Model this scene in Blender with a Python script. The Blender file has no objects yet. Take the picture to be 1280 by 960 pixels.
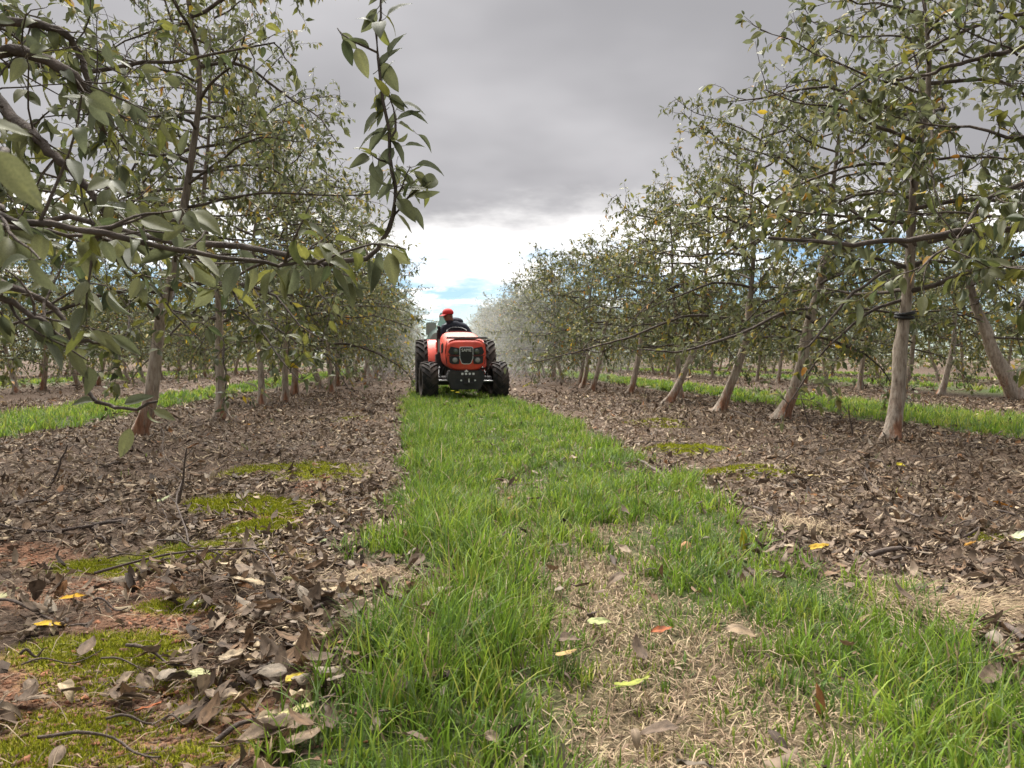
import bpy, bmesh, math, random
import numpy as np
from mathutils import Matrix, Vector

S = bpy.context.scene
COL = S.collection
R = math.radians

# ------------------------------------------------------------------ camera
CAM_H = 0.70
FPX = 967.0                       # focal length in pixels of the 1280 wide photograph
cam_d = bpy.data.cameras.new('camera')
cam = bpy.data.objects.new('camera', cam_d); COL.objects.link(cam)
cam.location = (0, 0, CAM_H)
cam.rotation_euler = (R(90 - 1.95), 0, R(-5.9))
cam_d.sensor_width = 36.0
cam_d.lens = 36.0 * FPX / 1280.0
cam_d.clip_start = 0.02
cam_d.clip_end = 3000
cam_d.dof.use_dof = True
cam_d.dof.focus_distance = 3.0
cam_d.dof.aperture_fstop = 11.0
S.camera = cam

# ------------------------------------------------------------------ sky, sun, exposure
SUN_EL, SUN_AZ = R(58), R(-14)        # azimuth from +Y, negative = towards -X
SKY_STRENGTH = 0.05
world = bpy.data.worlds.new('World'); S.world = world; world.use_nodes = True
wn, wl = world.node_tree.nodes, world.node_tree.links
wn.clear()
def wnode(t, **kw):
    n = wn.new(t)
    for k, v in kw.items(): setattr(n, k, v)
    return n
def wmath(op, a, b=None, c=None, clamp=False):
    n = wn.new('ShaderNodeMath'); n.operation = op; n.use_clamp = clamp
    for i, v in enumerate((a, b, c)):
        if v is None: continue
        if isinstance(v, (int, float)): n.inputs[i].default_value = v
        else: wl.new(v, n.inputs[i])
    return n.outputs[0]
def wramp(v, lo, hi):
    n = wn.new('ShaderNodeMapRange'); n.interpolation_type = 'SMOOTHSTEP'
    wl.new(v, n.inputs[0]); n.inputs[1].default_value = lo; n.inputs[2].default_value = hi
    return n.outputs[0]
def wmix(f, a, b):
    n = wn.new('ShaderNodeMix'); n.data_type = 'RGBA'
    wl.new(f, n.inputs[0])
    for i, v in ((6, a), (7, b)):
        if isinstance(v, tuple): n.inputs[i].default_value = (*v, 1)
        else: wl.new(v, n.inputs[i])
    return n.outputs[2]
sky = wnode('ShaderNodeTexSky', sky_type='NISHITA', sun_disc=False, sun_elevation=SUN_EL, sun_rotation=SUN_AZ)
sky.air_density = 1.0; sky.dust_density = 0.4
tc = wnode('ShaderNodeTexCoord')
sp = wnode('ShaderNodeSeparateXYZ'); wl.new(tc.outputs['Generated'], sp.inputs[0])
zz = wmath('MAXIMUM', sp.outputs[2], 0.0)
zp = wmath('ADD', zz, 0.16)
uu = wmath('DIVIDE', sp.outputs[0], zp); vv = wmath('DIVIDE', sp.outputs[1], zp)
cb = wnode('ShaderNodeCombineXYZ'); wl.new(uu, cb.inputs[0]); wl.new(vv, cb.inputs[1])
def wnoise(scale, detail, rough, off):
    mp = wnode('ShaderNodeMapping'); mp.inputs[1].default_value = off; wl.new(cb.outputs[0], mp.inputs[0])
    n = wnode('ShaderNodeTexNoise'); n.inputs['Scale'].default_value = scale
    n.inputs['Detail'].default_value = detail; n.inputs['Roughness'].default_value = rough
    wl.new(mp.outputs[0], n.inputs[0]); return n.outputs[0]
n1 = wnoise(0.75, 6, 0.55, (1.7, 0.4, 0.0))
n2 = wnoise(1.9, 7, 0.6, (4.1, 2.2, 0.3))
n3 = wnoise(0.5, 5, 0.55, (7.3, 1.2, 0.9))
# a heavy deck that breaks up above the horizon
edge = wmath('ADD', zz, wmath('MULTIPLY', wmath('SUBTRACT', n1, 0.5), 0.20))
edge = wmath('ADD', edge, wmath('MULTIPLY', wmath('SUBTRACT', n2, 0.5), 0.12))
deck = wramp(edge, 0.105, 0.145)
thick = wramp(edge, 0.125, 0.215)
puff = wramp(n2, 0.535, 0.645)
cover = wmath('MAXIMUM', deck, puff)
body = wmix(wramp(n3, 0.36, 0.64), (0.98, 0.965, 1.01), (1.55, 1.52, 1.57))
cloud = wmix(thick, (3.6, 3.52, 3.45), body)
clear = wn.new('ShaderNodeMix'); clear.data_type = 'RGBA'; clear.blend_type = 'MULTIPLY'; clear.inputs[0].default_value = 1.0
wl.new(sky.outputs[0], clear.inputs[6]); clear.inputs[7].default_value = (0.21, 0.255, 0.305, 1)
skyc = wmix(cover, clear.outputs[2], cloud)
bg = wnode('ShaderNodeBackground'); bg.inputs[1].default_value = SKY_STRENGTH
wl.new(skyc, bg.inputs[0])
wo = wnode('ShaderNodeOutputWorld'); wl.new(bg.outputs[0], wo.inputs[0])

sun_d = bpy.data.lights.new('sun', 'SUN'); sun = bpy.data.objects.new('sun', sun_d); COL.objects.link(sun)
sun_d.energy = 1.5; sun_d.angle = R(60); sun_d.color = (1.0, 0.955, 0.89)
sdir = Vector((math.sin(SUN_AZ) * math.cos(SUN_EL), math.cos(SUN_AZ) * math.cos(SUN_EL), math.sin(SUN_EL)))
sun.rotation_euler = sdir.to_track_quat('Z', 'Y').to_euler()
sun.location = (0, 0, 30)

S.view_settings.view_transform = 'Standard'
S.view_settings.look = 'None'
S.view_settings.gamma = 1.0
S.view_settings.exposure = 3.12
S.view_settings.use_curve_mapping = False
S.cycles.use_denoising = True
S.cycles.max_bounces = 5
S.cycles.diffuse_bounces = 3
S.cycles.glossy_bounces = 2
S.cycles.transmission_bounces = 3
S.cycles.transparent_max_bounces = 6
S.cycles.volume_bounces = 1

# ------------------------------------------------------------------ pixel <-> world helpers (1280x960 photograph pixels)
CM = np.array(cam.rotation_euler.to_matrix())
def ray(px, py):
    d = CM @ np.array([(px - 640) / FPX, -(py - 480) / FPX, -1.0])
    return d
def at(px, py, Y):                     # point seen at a pixel, standing Y metres down the row
    d = ray(px, py); t = Y / d[1]
    return np.array([d[0] * t, Y, CAM_H + d[2] * t])
def gnd(px, py):                       # the ground point seen at a pixel
    d = ray(px, py); t = CAM_H / -d[2]
    return np.array([d[0] * t, d[1] * t])
def project(P):
    q = (np.asarray(P) - np.array([0, 0, CAM_H])) @ CM
    w = -q[:, 2]; w2 = np.where(w > 0.02, w, 0.02)
    return 640 + FPX * q[:, 0] / w2, 480 - FPX * q[:, 1] / w2, w

# ------------------------------------------------------------------ materials
def mat(name, color=(0.5, 0.5, 0.5), rough=0.6, metal=0.0, spec=0.5, attr=False, transl=0.0, noise=0.0, nscale=20.0,
        bump=0.0, bscale=60.0, coat=0.0, emit=None, back=None):
    m = bpy.data.materials.new(name); m.use_nodes = True
    N, L = m.node_tree.nodes, m.node_tree.links
    N.clear()
    out = N.new('ShaderNodeOutputMaterial'); p = N.new('ShaderNodeBsdfPrincipled')
    p.inputs['Roughness'].default_value = rough; p.inputs['Metallic'].default_value = metal
    p.inputs['Specular IOR Level'].default_value = spec; p.inputs['Coat Weight'].default_value = coat
    c = None
    if attr:
        a = N.new('ShaderNodeAttribute'); a.attribute_name = 'tint'; c = a.outputs['Color']
    else:
        r = N.new('ShaderNodeRGB'); r.outputs[0].default_value = (*color, 1); c = r.outputs[0]
    if back:
        g = N.new('ShaderNodeNewGeometry'); mx = N.new('ShaderNodeMix'); mx.data_type = 'RGBA'
        mm = N.new('ShaderNodeMix'); mm.data_type = 'RGBA'; mm.inputs[0].default_value = 0.55
        L.new(c, mm.inputs[6]); mm.inputs[7].default_value = (*back, 1)
        L.new(g.outputs['Backfacing'], mx.inputs[0]); L.new(c, mx.inputs[6]); L.new(mm.outputs[2], mx.inputs[7]); c = mx.outputs[2]
    if noise > 0:
        t = N.new('ShaderNodeTexCoord'); n = N.new('ShaderNodeTexNoise'); n.inputs['Scale'].default_value = nscale
        n.inputs['Detail'].default_value = 6; L.new(t.outputs['Object'], n.inputs[0])
        h = N.new('ShaderNodeMapRange'); L.new(n.outputs[0], h.inputs[0])
        h.inputs[1].default_value = 0.3; h.inputs[2].default_value = 0.7
        h.inputs[3].default_value = 1 - noise; h.inputs[4].default_value = 1 + noise
        v = N.new('ShaderNodeVectorMath'); v.operation = 'SCALE'; L.new(c, v.inputs[0]); L.new(h.outputs[0], v.inputs['Scale']); c = v.outputs[0]
    L.new(c, p.inputs['Base Color'])
    if bump > 0:
        t2 = N.new('ShaderNodeTexCoord'); b = N.new('ShaderNodeBump'); n2_ = N.new('ShaderNodeTexNoise')
        n2_.inputs['Scale'].default_value = bscale; n2_.inputs['Detail'].default_value = 5
        L.new(t2.outputs['Object'], n2_.inputs[0]); L.new(n2_.outputs[0], b.inputs['Height'])
        b.inputs['Strength'].default_value = bump; b.inputs['Distance'].default_value = 0.02
        L.new(b.outputs[0], p.inputs['Normal'])
    if emit:
        p.inputs['Emission Color'].default_value = (*emit, 1); p.inputs['Emission Strength'].default_value = 1
    sh = p.outputs[0]
    if transl > 0:
        tr = N.new('ShaderNodeBsdfTranslucent'); L.new(c, tr.inputs[0])
        ms = N.new('ShaderNodeMixShader'); ms.inputs[0].default_value = transl
        L.new(sh, ms.inputs[1]); L.new(tr.outputs[0], ms.inputs[2]); sh = ms.outputs[0]
    L.new(sh, out.inputs[0])
    return m

M_LEAF = mat('apple_leaf', attr=True, rough=0.5, transl=0.42, spec=0.35, back=(0.14, 0.15, 0.095), noise=0.18, nscale=25)
M_DEAD = mat('dead_leaf', attr=True, rough=0.75, transl=0.12, spec=0.25, noise=0.3, nscale=45)
M_GRASS = mat('grass_blade', attr=True, rough=0.55, transl=0.42, spec=0.22)
M_STRAW = mat('straw', attr=True, rough=0.8, transl=0.15, spec=0.2)
M_MOSS = mat('moss', attr=True, rough=0.95, transl=0.1, spec=0.1)
M_CLOD = mat('soil_clod', attr=True, rough=0.95, spec=0.1, bump=0.5, bscale=120, noise=0.25, nscale=60)
M_TWIG = mat('twig_bark', (0.085, 0.062, 0.05), 0.85, noise=0.35, nscale=30, bump=0.4, bscale=150)

def bark_material():
    m = bpy.data.materials.new('apple_bark'); m.use_nodes = True
    N, L = m.node_tree.nodes, m.node_tree.links; p = N['Principled BSDF']
    p.inputs['Roughness'].default_value = 0.85; p.inputs['Specular IOR Level'].default_value = 0.25
    t = N.new('ShaderNodeTexCoord'); mp = N.new('ShaderNodeMapping'); mp.inputs[3].default_value = (1, 1, 0.22)
    L.new(t.outputs['Object'], mp.inputs[0])
    def noise(sc, det, src):
        n = N.new('ShaderNodeTexNoise'); n.inputs['Scale'].default_value = sc; n.inputs['Detail'].default_value = det
        n.inputs['Roughness'].default_value = 0.65; L.new(src, n.inputs[0]); return n.outputs[0]
    def ramp(v, stops):
        r = N.new('ShaderNodeValToRGB'); e = r.color_ramp.elements
        while len(e) < len(stops): e.new(0.5)
        for i, (pos, c) in enumerate(stops): e[i].position = pos; e[i].color = (*c, 1)
        L.new(v, r.inputs[0]); return r.outputs[0]
    fib = noise(45, 8, mp.outputs[0]); patch = noise(7, 5, mp.outputs[0]); big = noise(3.2, 4, t.outputs['Object'])
    grey = ramp(fib, [(0.30, (0.12, 0.09, 0.07)), (0.46, (0.30, 0.245, 0.195)), (0.60, (0.42, 0.355, 0.29)), (0.75, (0.52, 0.46, 0.39))])
    red = ramp(fib, [(0.30, (0.10, 0.042, 0.024)), (0.55, (0.29, 0.135, 0.075)), (0.75, (0.38, 0.22, 0.14))])
    dark = ramp(fib, [(0.3, (0.055, 0.042, 0.035)), (0.7, (0.17, 0.135, 0.112))])
    s = N.new('ShaderNodeSeparateXYZ'); L.new(t.outputs['Object'], s.inputs[0])
    def mrange(v, a, b, c, d):
        n = N.new('ShaderNodeMapRange'); n.interpolation_type = 'SMOOTHSTEP'; L.new(v, n.inputs[0])
        for i, q in enumerate((a, b, c, d)): n.inputs[i + 1].default_value = q
        return n.outputs[0]
    def mth(op, a, b):
        n = N.new('ShaderNodeMath'); n.operation = op; n.use_clamp = True
        for i, q in enumerate((a, b)):
            if isinstance(q, float): n.inputs[i].default_value = q
            else: L.new(q, n.inputs[i])
        return n.outputs[0]
    def mix(f, a, b):
        n = N.new('ShaderNodeMix'); n.data_type = 'RGBA'; L.new(f, n.inputs[0]); L.new(a, n.inputs[6]); L.new(b, n.inputs[7]); return n.outputs[2]
    # reddish weathered bark on the foot of the stem, grey skin above, darker colour higher up and in random patches
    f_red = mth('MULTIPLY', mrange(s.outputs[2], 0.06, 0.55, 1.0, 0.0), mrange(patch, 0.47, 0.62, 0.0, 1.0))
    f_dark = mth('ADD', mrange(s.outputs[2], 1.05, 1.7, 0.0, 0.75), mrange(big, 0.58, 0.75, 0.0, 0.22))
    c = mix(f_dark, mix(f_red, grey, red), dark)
    L.new(c, p.inputs['Base Color'])
    b = N.new('ShaderNodeBump'); b.inputs['Strength'].default_value = 0.9; b.inputs['Distance'].default_value = 0.012
    L.new(fib, b.inputs['Height']); L.new(b.outputs[0], p.inputs['Normal'])
    return m
M_BARK = bark_material()
M_LIMB = mat('limb_bark', (0.088, 0.070, 0.059), 0.85, noise=0.45, nscale=14, bump=0.6, bscale=60, spec=0.25)

# ------------------------------------------------------------------ mesh helpers
def new_mesh(name, V, F, material, tint=None, smooth=True):
    V = np.ascontiguousarray(V, dtype=np.float32).reshape(-1, 3)
    F = np.ascontiguousarray(F, dtype=np.int32); n, k = F.shape
    me = bpy.data.meshes.new(name)
    me.vertices.add(len(V)); me.vertices.foreach_set('co', V.ravel())
    me.loops.add(n * k); me.loops.foreach_set('vertex_index', F.ravel())
    me.polygons.add(n); me.polygons.foreach_set('loop_start', np.arange(0, n * k, k, dtype=np.int32))
    if smooth: me.polygons.foreach_set('use_smooth', np.ones(n, dtype=bool))
    if tint is not None:
        a = me.color_attributes.new('tint', 'FLOAT_COLOR', 'POINT')
        t = np.ones((len(V), 4), dtype=np.float32); t[:, :3] = tint
        a.data.foreach_set('color', t.ravel())
    me.update(calc_edges=True)
    if material: me.materials.append(material)
    return me
def link(name, data, parent=None, loc=None):
    o = bpy.data.objects.new(name, data); COL.objects.link(o)
    if parent: o.parent = parent
    if loc is not None: o.location = loc
    return o
def tag(o, label=None, cat=None, group=None, kind=None):
    for k, v in (('label', label), ('category', cat), ('group', group), ('kind', kind)):
        if v: o[k] = v
    return o
def empty(name, loc=(0, 0, 0), rz=0):
    o = bpy.data.objects.new(name, None); COL.objects.link(o)
    o.location = loc; o.rotation_euler = (0, 0, rz); o.empty_display_size = 0.1
    return o
def unit(a):
    return a / np.maximum(np.linalg.norm(a, axis=-1, keepdims=True), 1e-9)

def tubes(P, Rr, sides):
    """P (n,k,3) paths, Rr (n,k) radii -> V, F (quads), closed at the tip by a small radius."""
    n, k, _ = P.shape
    T = np.empty_like(P); T[:, 1:-1] = P[:, 2:] - P[:, :-2]; T[:, 0] = P[:, 1] - P[:, 0]; T[:, -1] = P[:, -1] - P[:, -2]
    T = unit(T)
    ref = np.where(np.abs(T[:, :1, 2:3]) < 0.75, np.array([[[0, 0, 1.0]]]), np.array([[[1.0, 0, 0]]]))
    ref = np.broadcast_to(ref, T.shape)
    A = unit(np.cross(T, ref)); B = np.cross(T, A)
    ang = np.arange(sides) * 2 * np.pi / sides
    V = P[:, :, None, :] + Rr[:, :, None, None] * (np.cos(ang)[None, None, :, None] * A[:, :, None, :] + np.sin(ang)[None, None, :, None] * B[:, :, None, :])
    idx = np.arange(n * k * sides).reshape(n, k, sides)
    a = idx[:, :-1, :]; b = idx[:, 1:, :]
    F = np.stack([a, np.roll(a, -1, 2), np.roll(b, -1, 2), b], -1).reshape(-1, 4)
    return V.reshape(-1, 3), F
def join(parts):
    Vs, Fs, Ts, o = [], [], [], 0
    for p in parts:
        Vs.append(p[0]); Fs.append(p[1] + o); o += len(p[0])
        if len(p) > 2: Ts.append(p[2])
    return np.concatenate(Vs), np.concatenate(Fs), (np.concatenate(Ts) if Ts else None)

LT5 = np.array([0, 0.2, 0.48, 0.78, 1.0]); LW5 = np.array([0.06, 0.78, 1.0, 0.62, 0.02])
LT3 = np.array([0, 0.42, 1.0]); LW3 = np.array([0.08, 1.0, 0.03])
LT4 = np.array([0, 0.28, 0.68, 1.0]); LW4 = np.array([0.06, 0.92, 0.85, 0.03])
def leaf_batch(P, D, Nn, Ln, Wd, fold, curl, tint, rng, lod=4, crumple=0.0):
    """many leaves as one mesh: every leaf a folded, curled blade on its own frame"""
    n = len(P); LT, LW = {3: (LT3, LW3), 4: (LT4, LW4), 5: (LT5, LW5)}[lod]
    k = len(LT); D = unit(D); Sd = unit(np.cross(D, Nn)); Nn = np.cross(Sd, D)
    u = np.array([-1.0, 0, 1.0])
    t = LT[None, :, None]; w = LW[None, :, None]; uu_ = u[None, None, :]
    Ln_, Wd_, fo, cu = (x.reshape(-1, 1, 1) for x in (Ln, Wd, fold, curl))
    ang = cu * t                                        # bends along a circle
    along = Ln_ * np.where(np.abs(cu) > 1e-3, np.sin(ang) / np.where(np.abs(cu) > 1e-3, cu, 1), t) + 0 * uu_
    down = -Ln_ * np.where(np.abs(cu) > 1e-3, (1 - np.cos(ang)) / np.where(np.abs(cu) > 1e-3, cu, 1), 0) + 0 * uu_
    side = Wd_ * 0.5 * w * uu_ * np.cos(fo)
    up = down + Wd_ * 0.5 * w * np.abs(uu_) * np.sin(fo)
    if crumple > 0:
        j = rng.normal(0, crumple, (n, k, 3)) * Ln_
        up = up + j; side = side + rng.normal(0, crumple * 0.6, (n, k, 3)) * Ln_
    V = P[:, None, None, :] + along[..., None] * D[:, None, None, :] + side[..., None] * Sd[:, None, None, :] + up[..., None] * Nn[:, None, None, :]
    idx = np.arange(n * k * 3).reshape(n, k, 3)
    F = np.stack([idx[:, :-1, :-1], idx[:, :-1, 1:], idx[:, 1:, 1:], idx[:, 1:, :-1]], -1).reshape(-1, 4)
    T = np.repeat(tint, k * 3, axis=0)
    return V.reshape(-1, 3), F, T

def leaf_single(name, rng, tint, fold, curl, material, width=0.5, crumple=0.0, spots=None, edge=None, stalk=True):
    """one leaf of unit length along +X, normal +Z: finer outline, veins slightly sunk, a stalk"""
    nt, nu = 9, 7
    t = np.linspace(0, 1, nt)[:, None]; u = np.linspace(-1, 1, nu)[None, :]
    w = width * 0.5 * (np.sin(np.pi * np.clip(t, 0, 1) ** 0.82) ** 0.8 * (1 - 0.25 * t) + 0.01)
    ang = curl * t
    along = np.sin(ang) / curl if abs(curl) > 1e-3 else t
    down = -(1 - np.cos(ang)) / curl if abs(curl) > 1e-3 else 0 * t
    au = np.abs(u)
    x = along + 0 * u
    y = w * u * np.cos(fold * au)
    z = down + w * au * np.sin(fold) + 0.012 * np.cos(u * 9) * (t * (1 - t)) + 0.02 * np.sin(t * 17 + u * 3) * au * (0.4 + crumple * 12)
    if crumple > 0:
        z = z + rng.normal(0, crumple, (nt, nu)); y = y + rng.normal(0, crumple * 0.4, (nt, nu))
    V = np.stack([x, y, z], -1).reshape(-1, 3)
    idx = np.arange(nt * nu).reshape(nt, nu)
    F = np.stack([idx[:-1, :-1], idx[:-1, 1:], idx[1:, 1:], idx[1:, :-1]], -1).reshape(-1, 4)
    T = np.tile(np.array(tint)[None, :], (nt * nu, 1)) * rng.uniform(0.86, 1.14, (nt * nu, 1))
    mid = np.zeros((nt, nu), bool); mid[:, nu // 2] = True
    T[mid.ravel()] *= 1.25
    if spots is not None:
        s = rng.random(nt * nu) < spots; T[s] = T[s] * 0.45
    if edge is not None:
        e = np.zeros((nt, nu), bool); e[:, 0] = e[:, -1] = True; e[-2:] = True
        T[e.ravel()] = np.array(edge)
    if stalk:
        ps = np.array([[[-0.28, 0, 0.03], [-0.12, 0, -0.012], [0.02, 0, 0.0]]]); rs = np.array([[0.013, 0.012, 0.009]])
        v2, f2 = tubes(ps, rs, 4)
        V, F, T = join([(V, F, T), (v2, f2, np.tile(np.array([[0.16, 0.13, 0.07]]), (len(v2), 1)))])
    return new_mesh(name, V, F, material, T)

# ------------------------------------------------------------------ the ground
rngG = np.random.default_rng(5)
_ph = rngG.uniform(0, 6.28, (14, 2)); _fr = rngG.uniform(1.5, 9.0, 14); _an = rngG.uniform(0, 6.28, 14)
def wob(x, y, k0=0, k1=14):
    s = 0
    for i in range(k0, k1):
        s = s + np.sin(_fr[i] * (np.cos(_an[i]) * x + np.sin(_an[i]) * y) + _ph[i, 0]) / (1 + 0.25 * _fr[i])
    return s
ROW_L, ROW_R = -2.35, 3.5
def height(x, y):
    x = np.asarray(x, float); y = np.asarray(y, float)
    near = 1 / (1 + (np.abs(y) / 40) ** 4) / (1 + (np.abs(x) / 25) ** 4)
    beds = 0.03 * np.exp(-((x - ROW_L) / 0.8) ** 2) + 0.03 * np.exp(-((x - ROW_R) / 0.9) ** 2)
    rut = -0.03 * np.exp(-((x + 0.45) / 0.2) ** 2) - 0.03 * np.exp(-((x - 1.65) / 0.22) ** 2)
    return (0.010 * wob(x, y) + beds + rut) * near
# patches read off the photograph: (pixel x, pixel y, half width m, half length m)
MOSS_PX = [(375, 588, .40, .45), (340, 630, .32, .26), (290, 685, .30, .20), (225, 705, .2, .14), (330, 655, .15, .15), (150, 815, .20, .11), (185, 845, .22, .12), (250, 860, .12, .10), (130, 890, .2, .08), (225, 765, .12, .06), 
           (60, 930, .16, .09), (235, 925, .10, .06), (855, 558, .35, .3), (925, 586, .3, .18), (960, 596, .2, .15), (440, 522, .3, .5), (820, 530, .3, .4), (1240, 670, .14, .12), (120, 700, .14, .10)]
BARE_PX = [(90, 735, .34, .16), (230, 775, .26, .16), (60, 850, .22, .16), (170, 870, .30, .20), (110, 935, .34, .18), (330, 650, .18, .20), (330, 690, .18, .14), (30, 690, .2, .14), (280, 840, .10, .10), (395, 610, .12, .2)]
MOSS = [(*gnd(a, b), c, d) for a, b, c, d in MOSS_PX]
BARE = [(*gnd(a, b), c, d) for a, b, c, d in BARE_PX]
def patch(x, y, L):
    m = np.zeros(np.shape(x)); q = 0.35 * wob(x * 3.1 + 4, y * 3.1, 3, 11)
    for cx, cy, a, b in L:
        d = ((x - cx) / a) ** 2 + ((y - cy) / b) ** 2
        m = np.maximum(m, np.clip(1.35 - d + q, 0, 1))
    return m
def strip(x, y):
    """how grassy a spot is: the mown strip between the wheel tracks, and the strips of the neighbouring alleys"""
    x = np.asarray(x, float); y = np.asarray(y, float)
    e = 0.085 * wob(x * .4, y * 1.7, 4, 12)
    left = -0.22 - 0.02 * np.clip(y - 2, 0, 12); right = 1.36 + 0 * y
    c = np.clip((x - left + e) / 0.09, 0, 1) * np.clip((right - x + e) / 0.09, 0, 1)
    l = np.clip((x + 5.0 + e) / 0.2, 0, 1) * np.clip((-3.45 - x + e) / 0.2, 0, 1)
    r = np.clip((x - 4.75 + e) / 0.2, 0, 1) * np.clip((6.75 - x + e) / 0.2, 0, 1)
    o = 0
    for k in (-2, 2, 3):
        cc = 0.57 + 5.85 * k; o = o + np.clip((1.0 - np.abs(x - cc)) / 0.3, 0, 1)
    return c, np.maximum(l, np.maximum(r, o))
def dry(x, y):
    """dead, worn grass down the middle of the strip near the camera"""
    a = np.exp(-((x - 0.52 - 0.02 * y) / 0.26) ** 2) * np.clip((3.9 - y) / 1.9, 0, 1) * .88
    b = 0.38 * np.exp(-((x - 0.42) / 0.25) ** 2) * np.clip((8 - y) / 4, 0, 1)
    return np.clip(np.maximum(a, b) + 0.30 * wob(x * 2.4, y * 2.4, 2, 12) * np.clip(a * 2, 0, 1), 0, 1)

def graded(lo, hi, a, b, fine, far):
    mid = np.arange(a, b + fine, fine)
    l, x, s = [], a, fine
    while x > lo: s *= 1.35; x -= s; l.append(max(x, lo))
    h, x, s = [], mid[-1], fine
    while x < hi: s *= 1.35; x += s; h.append(min(x, hi))
    return np.array(l[::-1] + list(mid) + h)
gx = graded(-900, 900, -4.2, 5.2, 0.035, 0); gy = graded(-300, 1500, 0.6, 9.0, 0.035, 0)
GX, GY = np.meshgrid(gx, gy, indexing='xy')
GZ = height(GX, GY)
soil_n = np.clip(0.5 + 0.25 * wob(GX * 2.3, GY * 2.3), 0, 1)[..., None]
base = np.array([0.098, 0.068, 0.049]) * (0.75 + 0.5 * soil_n)
bare = patch(GX, GY, BARE)[..., None]; moss = patch(GX, GY, MOSS)[..., None]
c_, s_ = strip(GX, GY); g_ = np.maximum(c_, s_)[..., None]; d_ = dry(GX, GY)[..., None]
col = base * (1 - bare) + np.array([0.215, 0.115, 0.07]) * bare
col = col * (1 - .85 * moss) + np.array([0.22, 0.22, 0.03]) * .85 * moss
col = col * (1 - g_) + (np.array([0.055, 0.075, 0.025]) * (1 - d_ * .8) + np.array([0.14, 0.10, 0.065]) * d_ * .8) * g_
ix = np.arange(GX.size).reshape(GX.shape)
gF = np.stack([ix[:-1, :-1], ix[:-1, 1:], ix[1:, 1:], ix[1:, :-1]], -1).reshape(-1, 4)
gV = np.stack([GX, GY, GZ], -1).reshape(-1, 3)
M_GROUND = mat('orchard_soil', attr=True, rough=0.95, spec=0.15, noise=0.6, nscale=55, bump=1.0, bscale=95)
ground = link('ground', new_mesh('ground', gV, gF, M_GROUND, col.reshape(-1, 3)))
tag(ground, 'brown and reddish orchard soil running to the horizon', kind='structure')

# ------------------------------------------------------------------ grass
rng = np.random.default_rng(11)
def blades(X, Y, H, W, rng, tint, segs=3, lean=0.55, az=None, lay=0.0):
    n = len(X); az = rng.uniform(0, 2 * np.pi, n) if az is None else az
    out = np.stack([np.cos(az), np.sin(az)], -1); b = rng.uniform(0.15, 1.0, n) * lean
    sd = np.stack([-np.sin(az + rng.normal(0, .5, n)), np.cos(az)], -1)
    t = np.linspace(0, 1, segs + 1)
    Z0 = height(X, Y) - 0.004
    reach = (b[:, None] * (0.25 * t + 0.75 * t ** 2)) * H[:, None]
    zz_ = H[:, None] * (t * (1 - lay) - (0.38 * b ** 2)[:, None] * t ** 2.5 * 1.2) + 0.012 * lay
    wv = W[:, None] * 0.5 * np.clip(np.array([0.75, 1.0, 0.8, 0.5, 0.3])[:segs][None, :], 0, 1) if segs > 1 else W[:, None] * .5
    C = np.stack([X[:, None] + out[:, :1] * reach, Y[:, None] + out[:, 1:] * reach, Z0[:, None] + zz_], -1)   # n, segs+1, 3
    Sv = np.zeros((n, segs, 3)); Sv[..., 0] = sd[:, :1] * wv; Sv[..., 1] = sd[:, 1:] * wv
    Vl = C[:, :segs] - Sv; Vr = C[:, :segs] + Sv
    V = np.concatenate([np.stack([Vl, Vr], 2).reshape(n, segs * 2, 3), C[:, -1:]], 1)
    m = segs * 2 + 1; o = (np.arange(n) * m)[:, None]
    tri = []
    for s in range(segs - 1):
        a = 2 * s; tri += [[a, a + 1, a + 3], [a, a + 3, a + 2]]
    tri += [[2 * segs - 2, 2 * segs - 1, 2 * segs]]
    F = (o[:, None, :] + np.array(tri)[None, :, :]).reshape(-1, 3)
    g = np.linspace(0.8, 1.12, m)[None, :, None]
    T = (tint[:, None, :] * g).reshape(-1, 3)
    return V.reshape(-1, 3), F, T
GREENS = np.array([1.1, 1.16, 1.0]) * np.array([[0.108, 0.172, 0.022], [0.145, 0.212, 0.028], [0.076, 0.130, 0.026], [0.195, 0.245, 0.034], [0.108, 0.150, 0.058], [0.26, 0.26, 0.06]])
STRAWS = np.array([[0.34, 0.25, 0.16], [0.26, 0.185, 0.12], [0.42, 0.33, 0.22], [0.19, 0.13, 0.09], [0.36, 0.29, 0.17]])
def pick(rng, pal, n, p=None, jit=0.15):
    return pal[rng.choice(len(pal), n, p=p)] * rng.uniform(1 - jit, 1 + jit, (n, 1))
def tufts(x0, x1, y0, y1, per_m2, nb, spread):
    n = int((x1 - x0) * (y1 - y0) * per_m2)
    cx, cy = rng.uniform(x0, x1, n), rng.uniform(y0, y1, n)
    return cx, cy, nb, spread
green_parts, straw_parts = [], []
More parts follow.
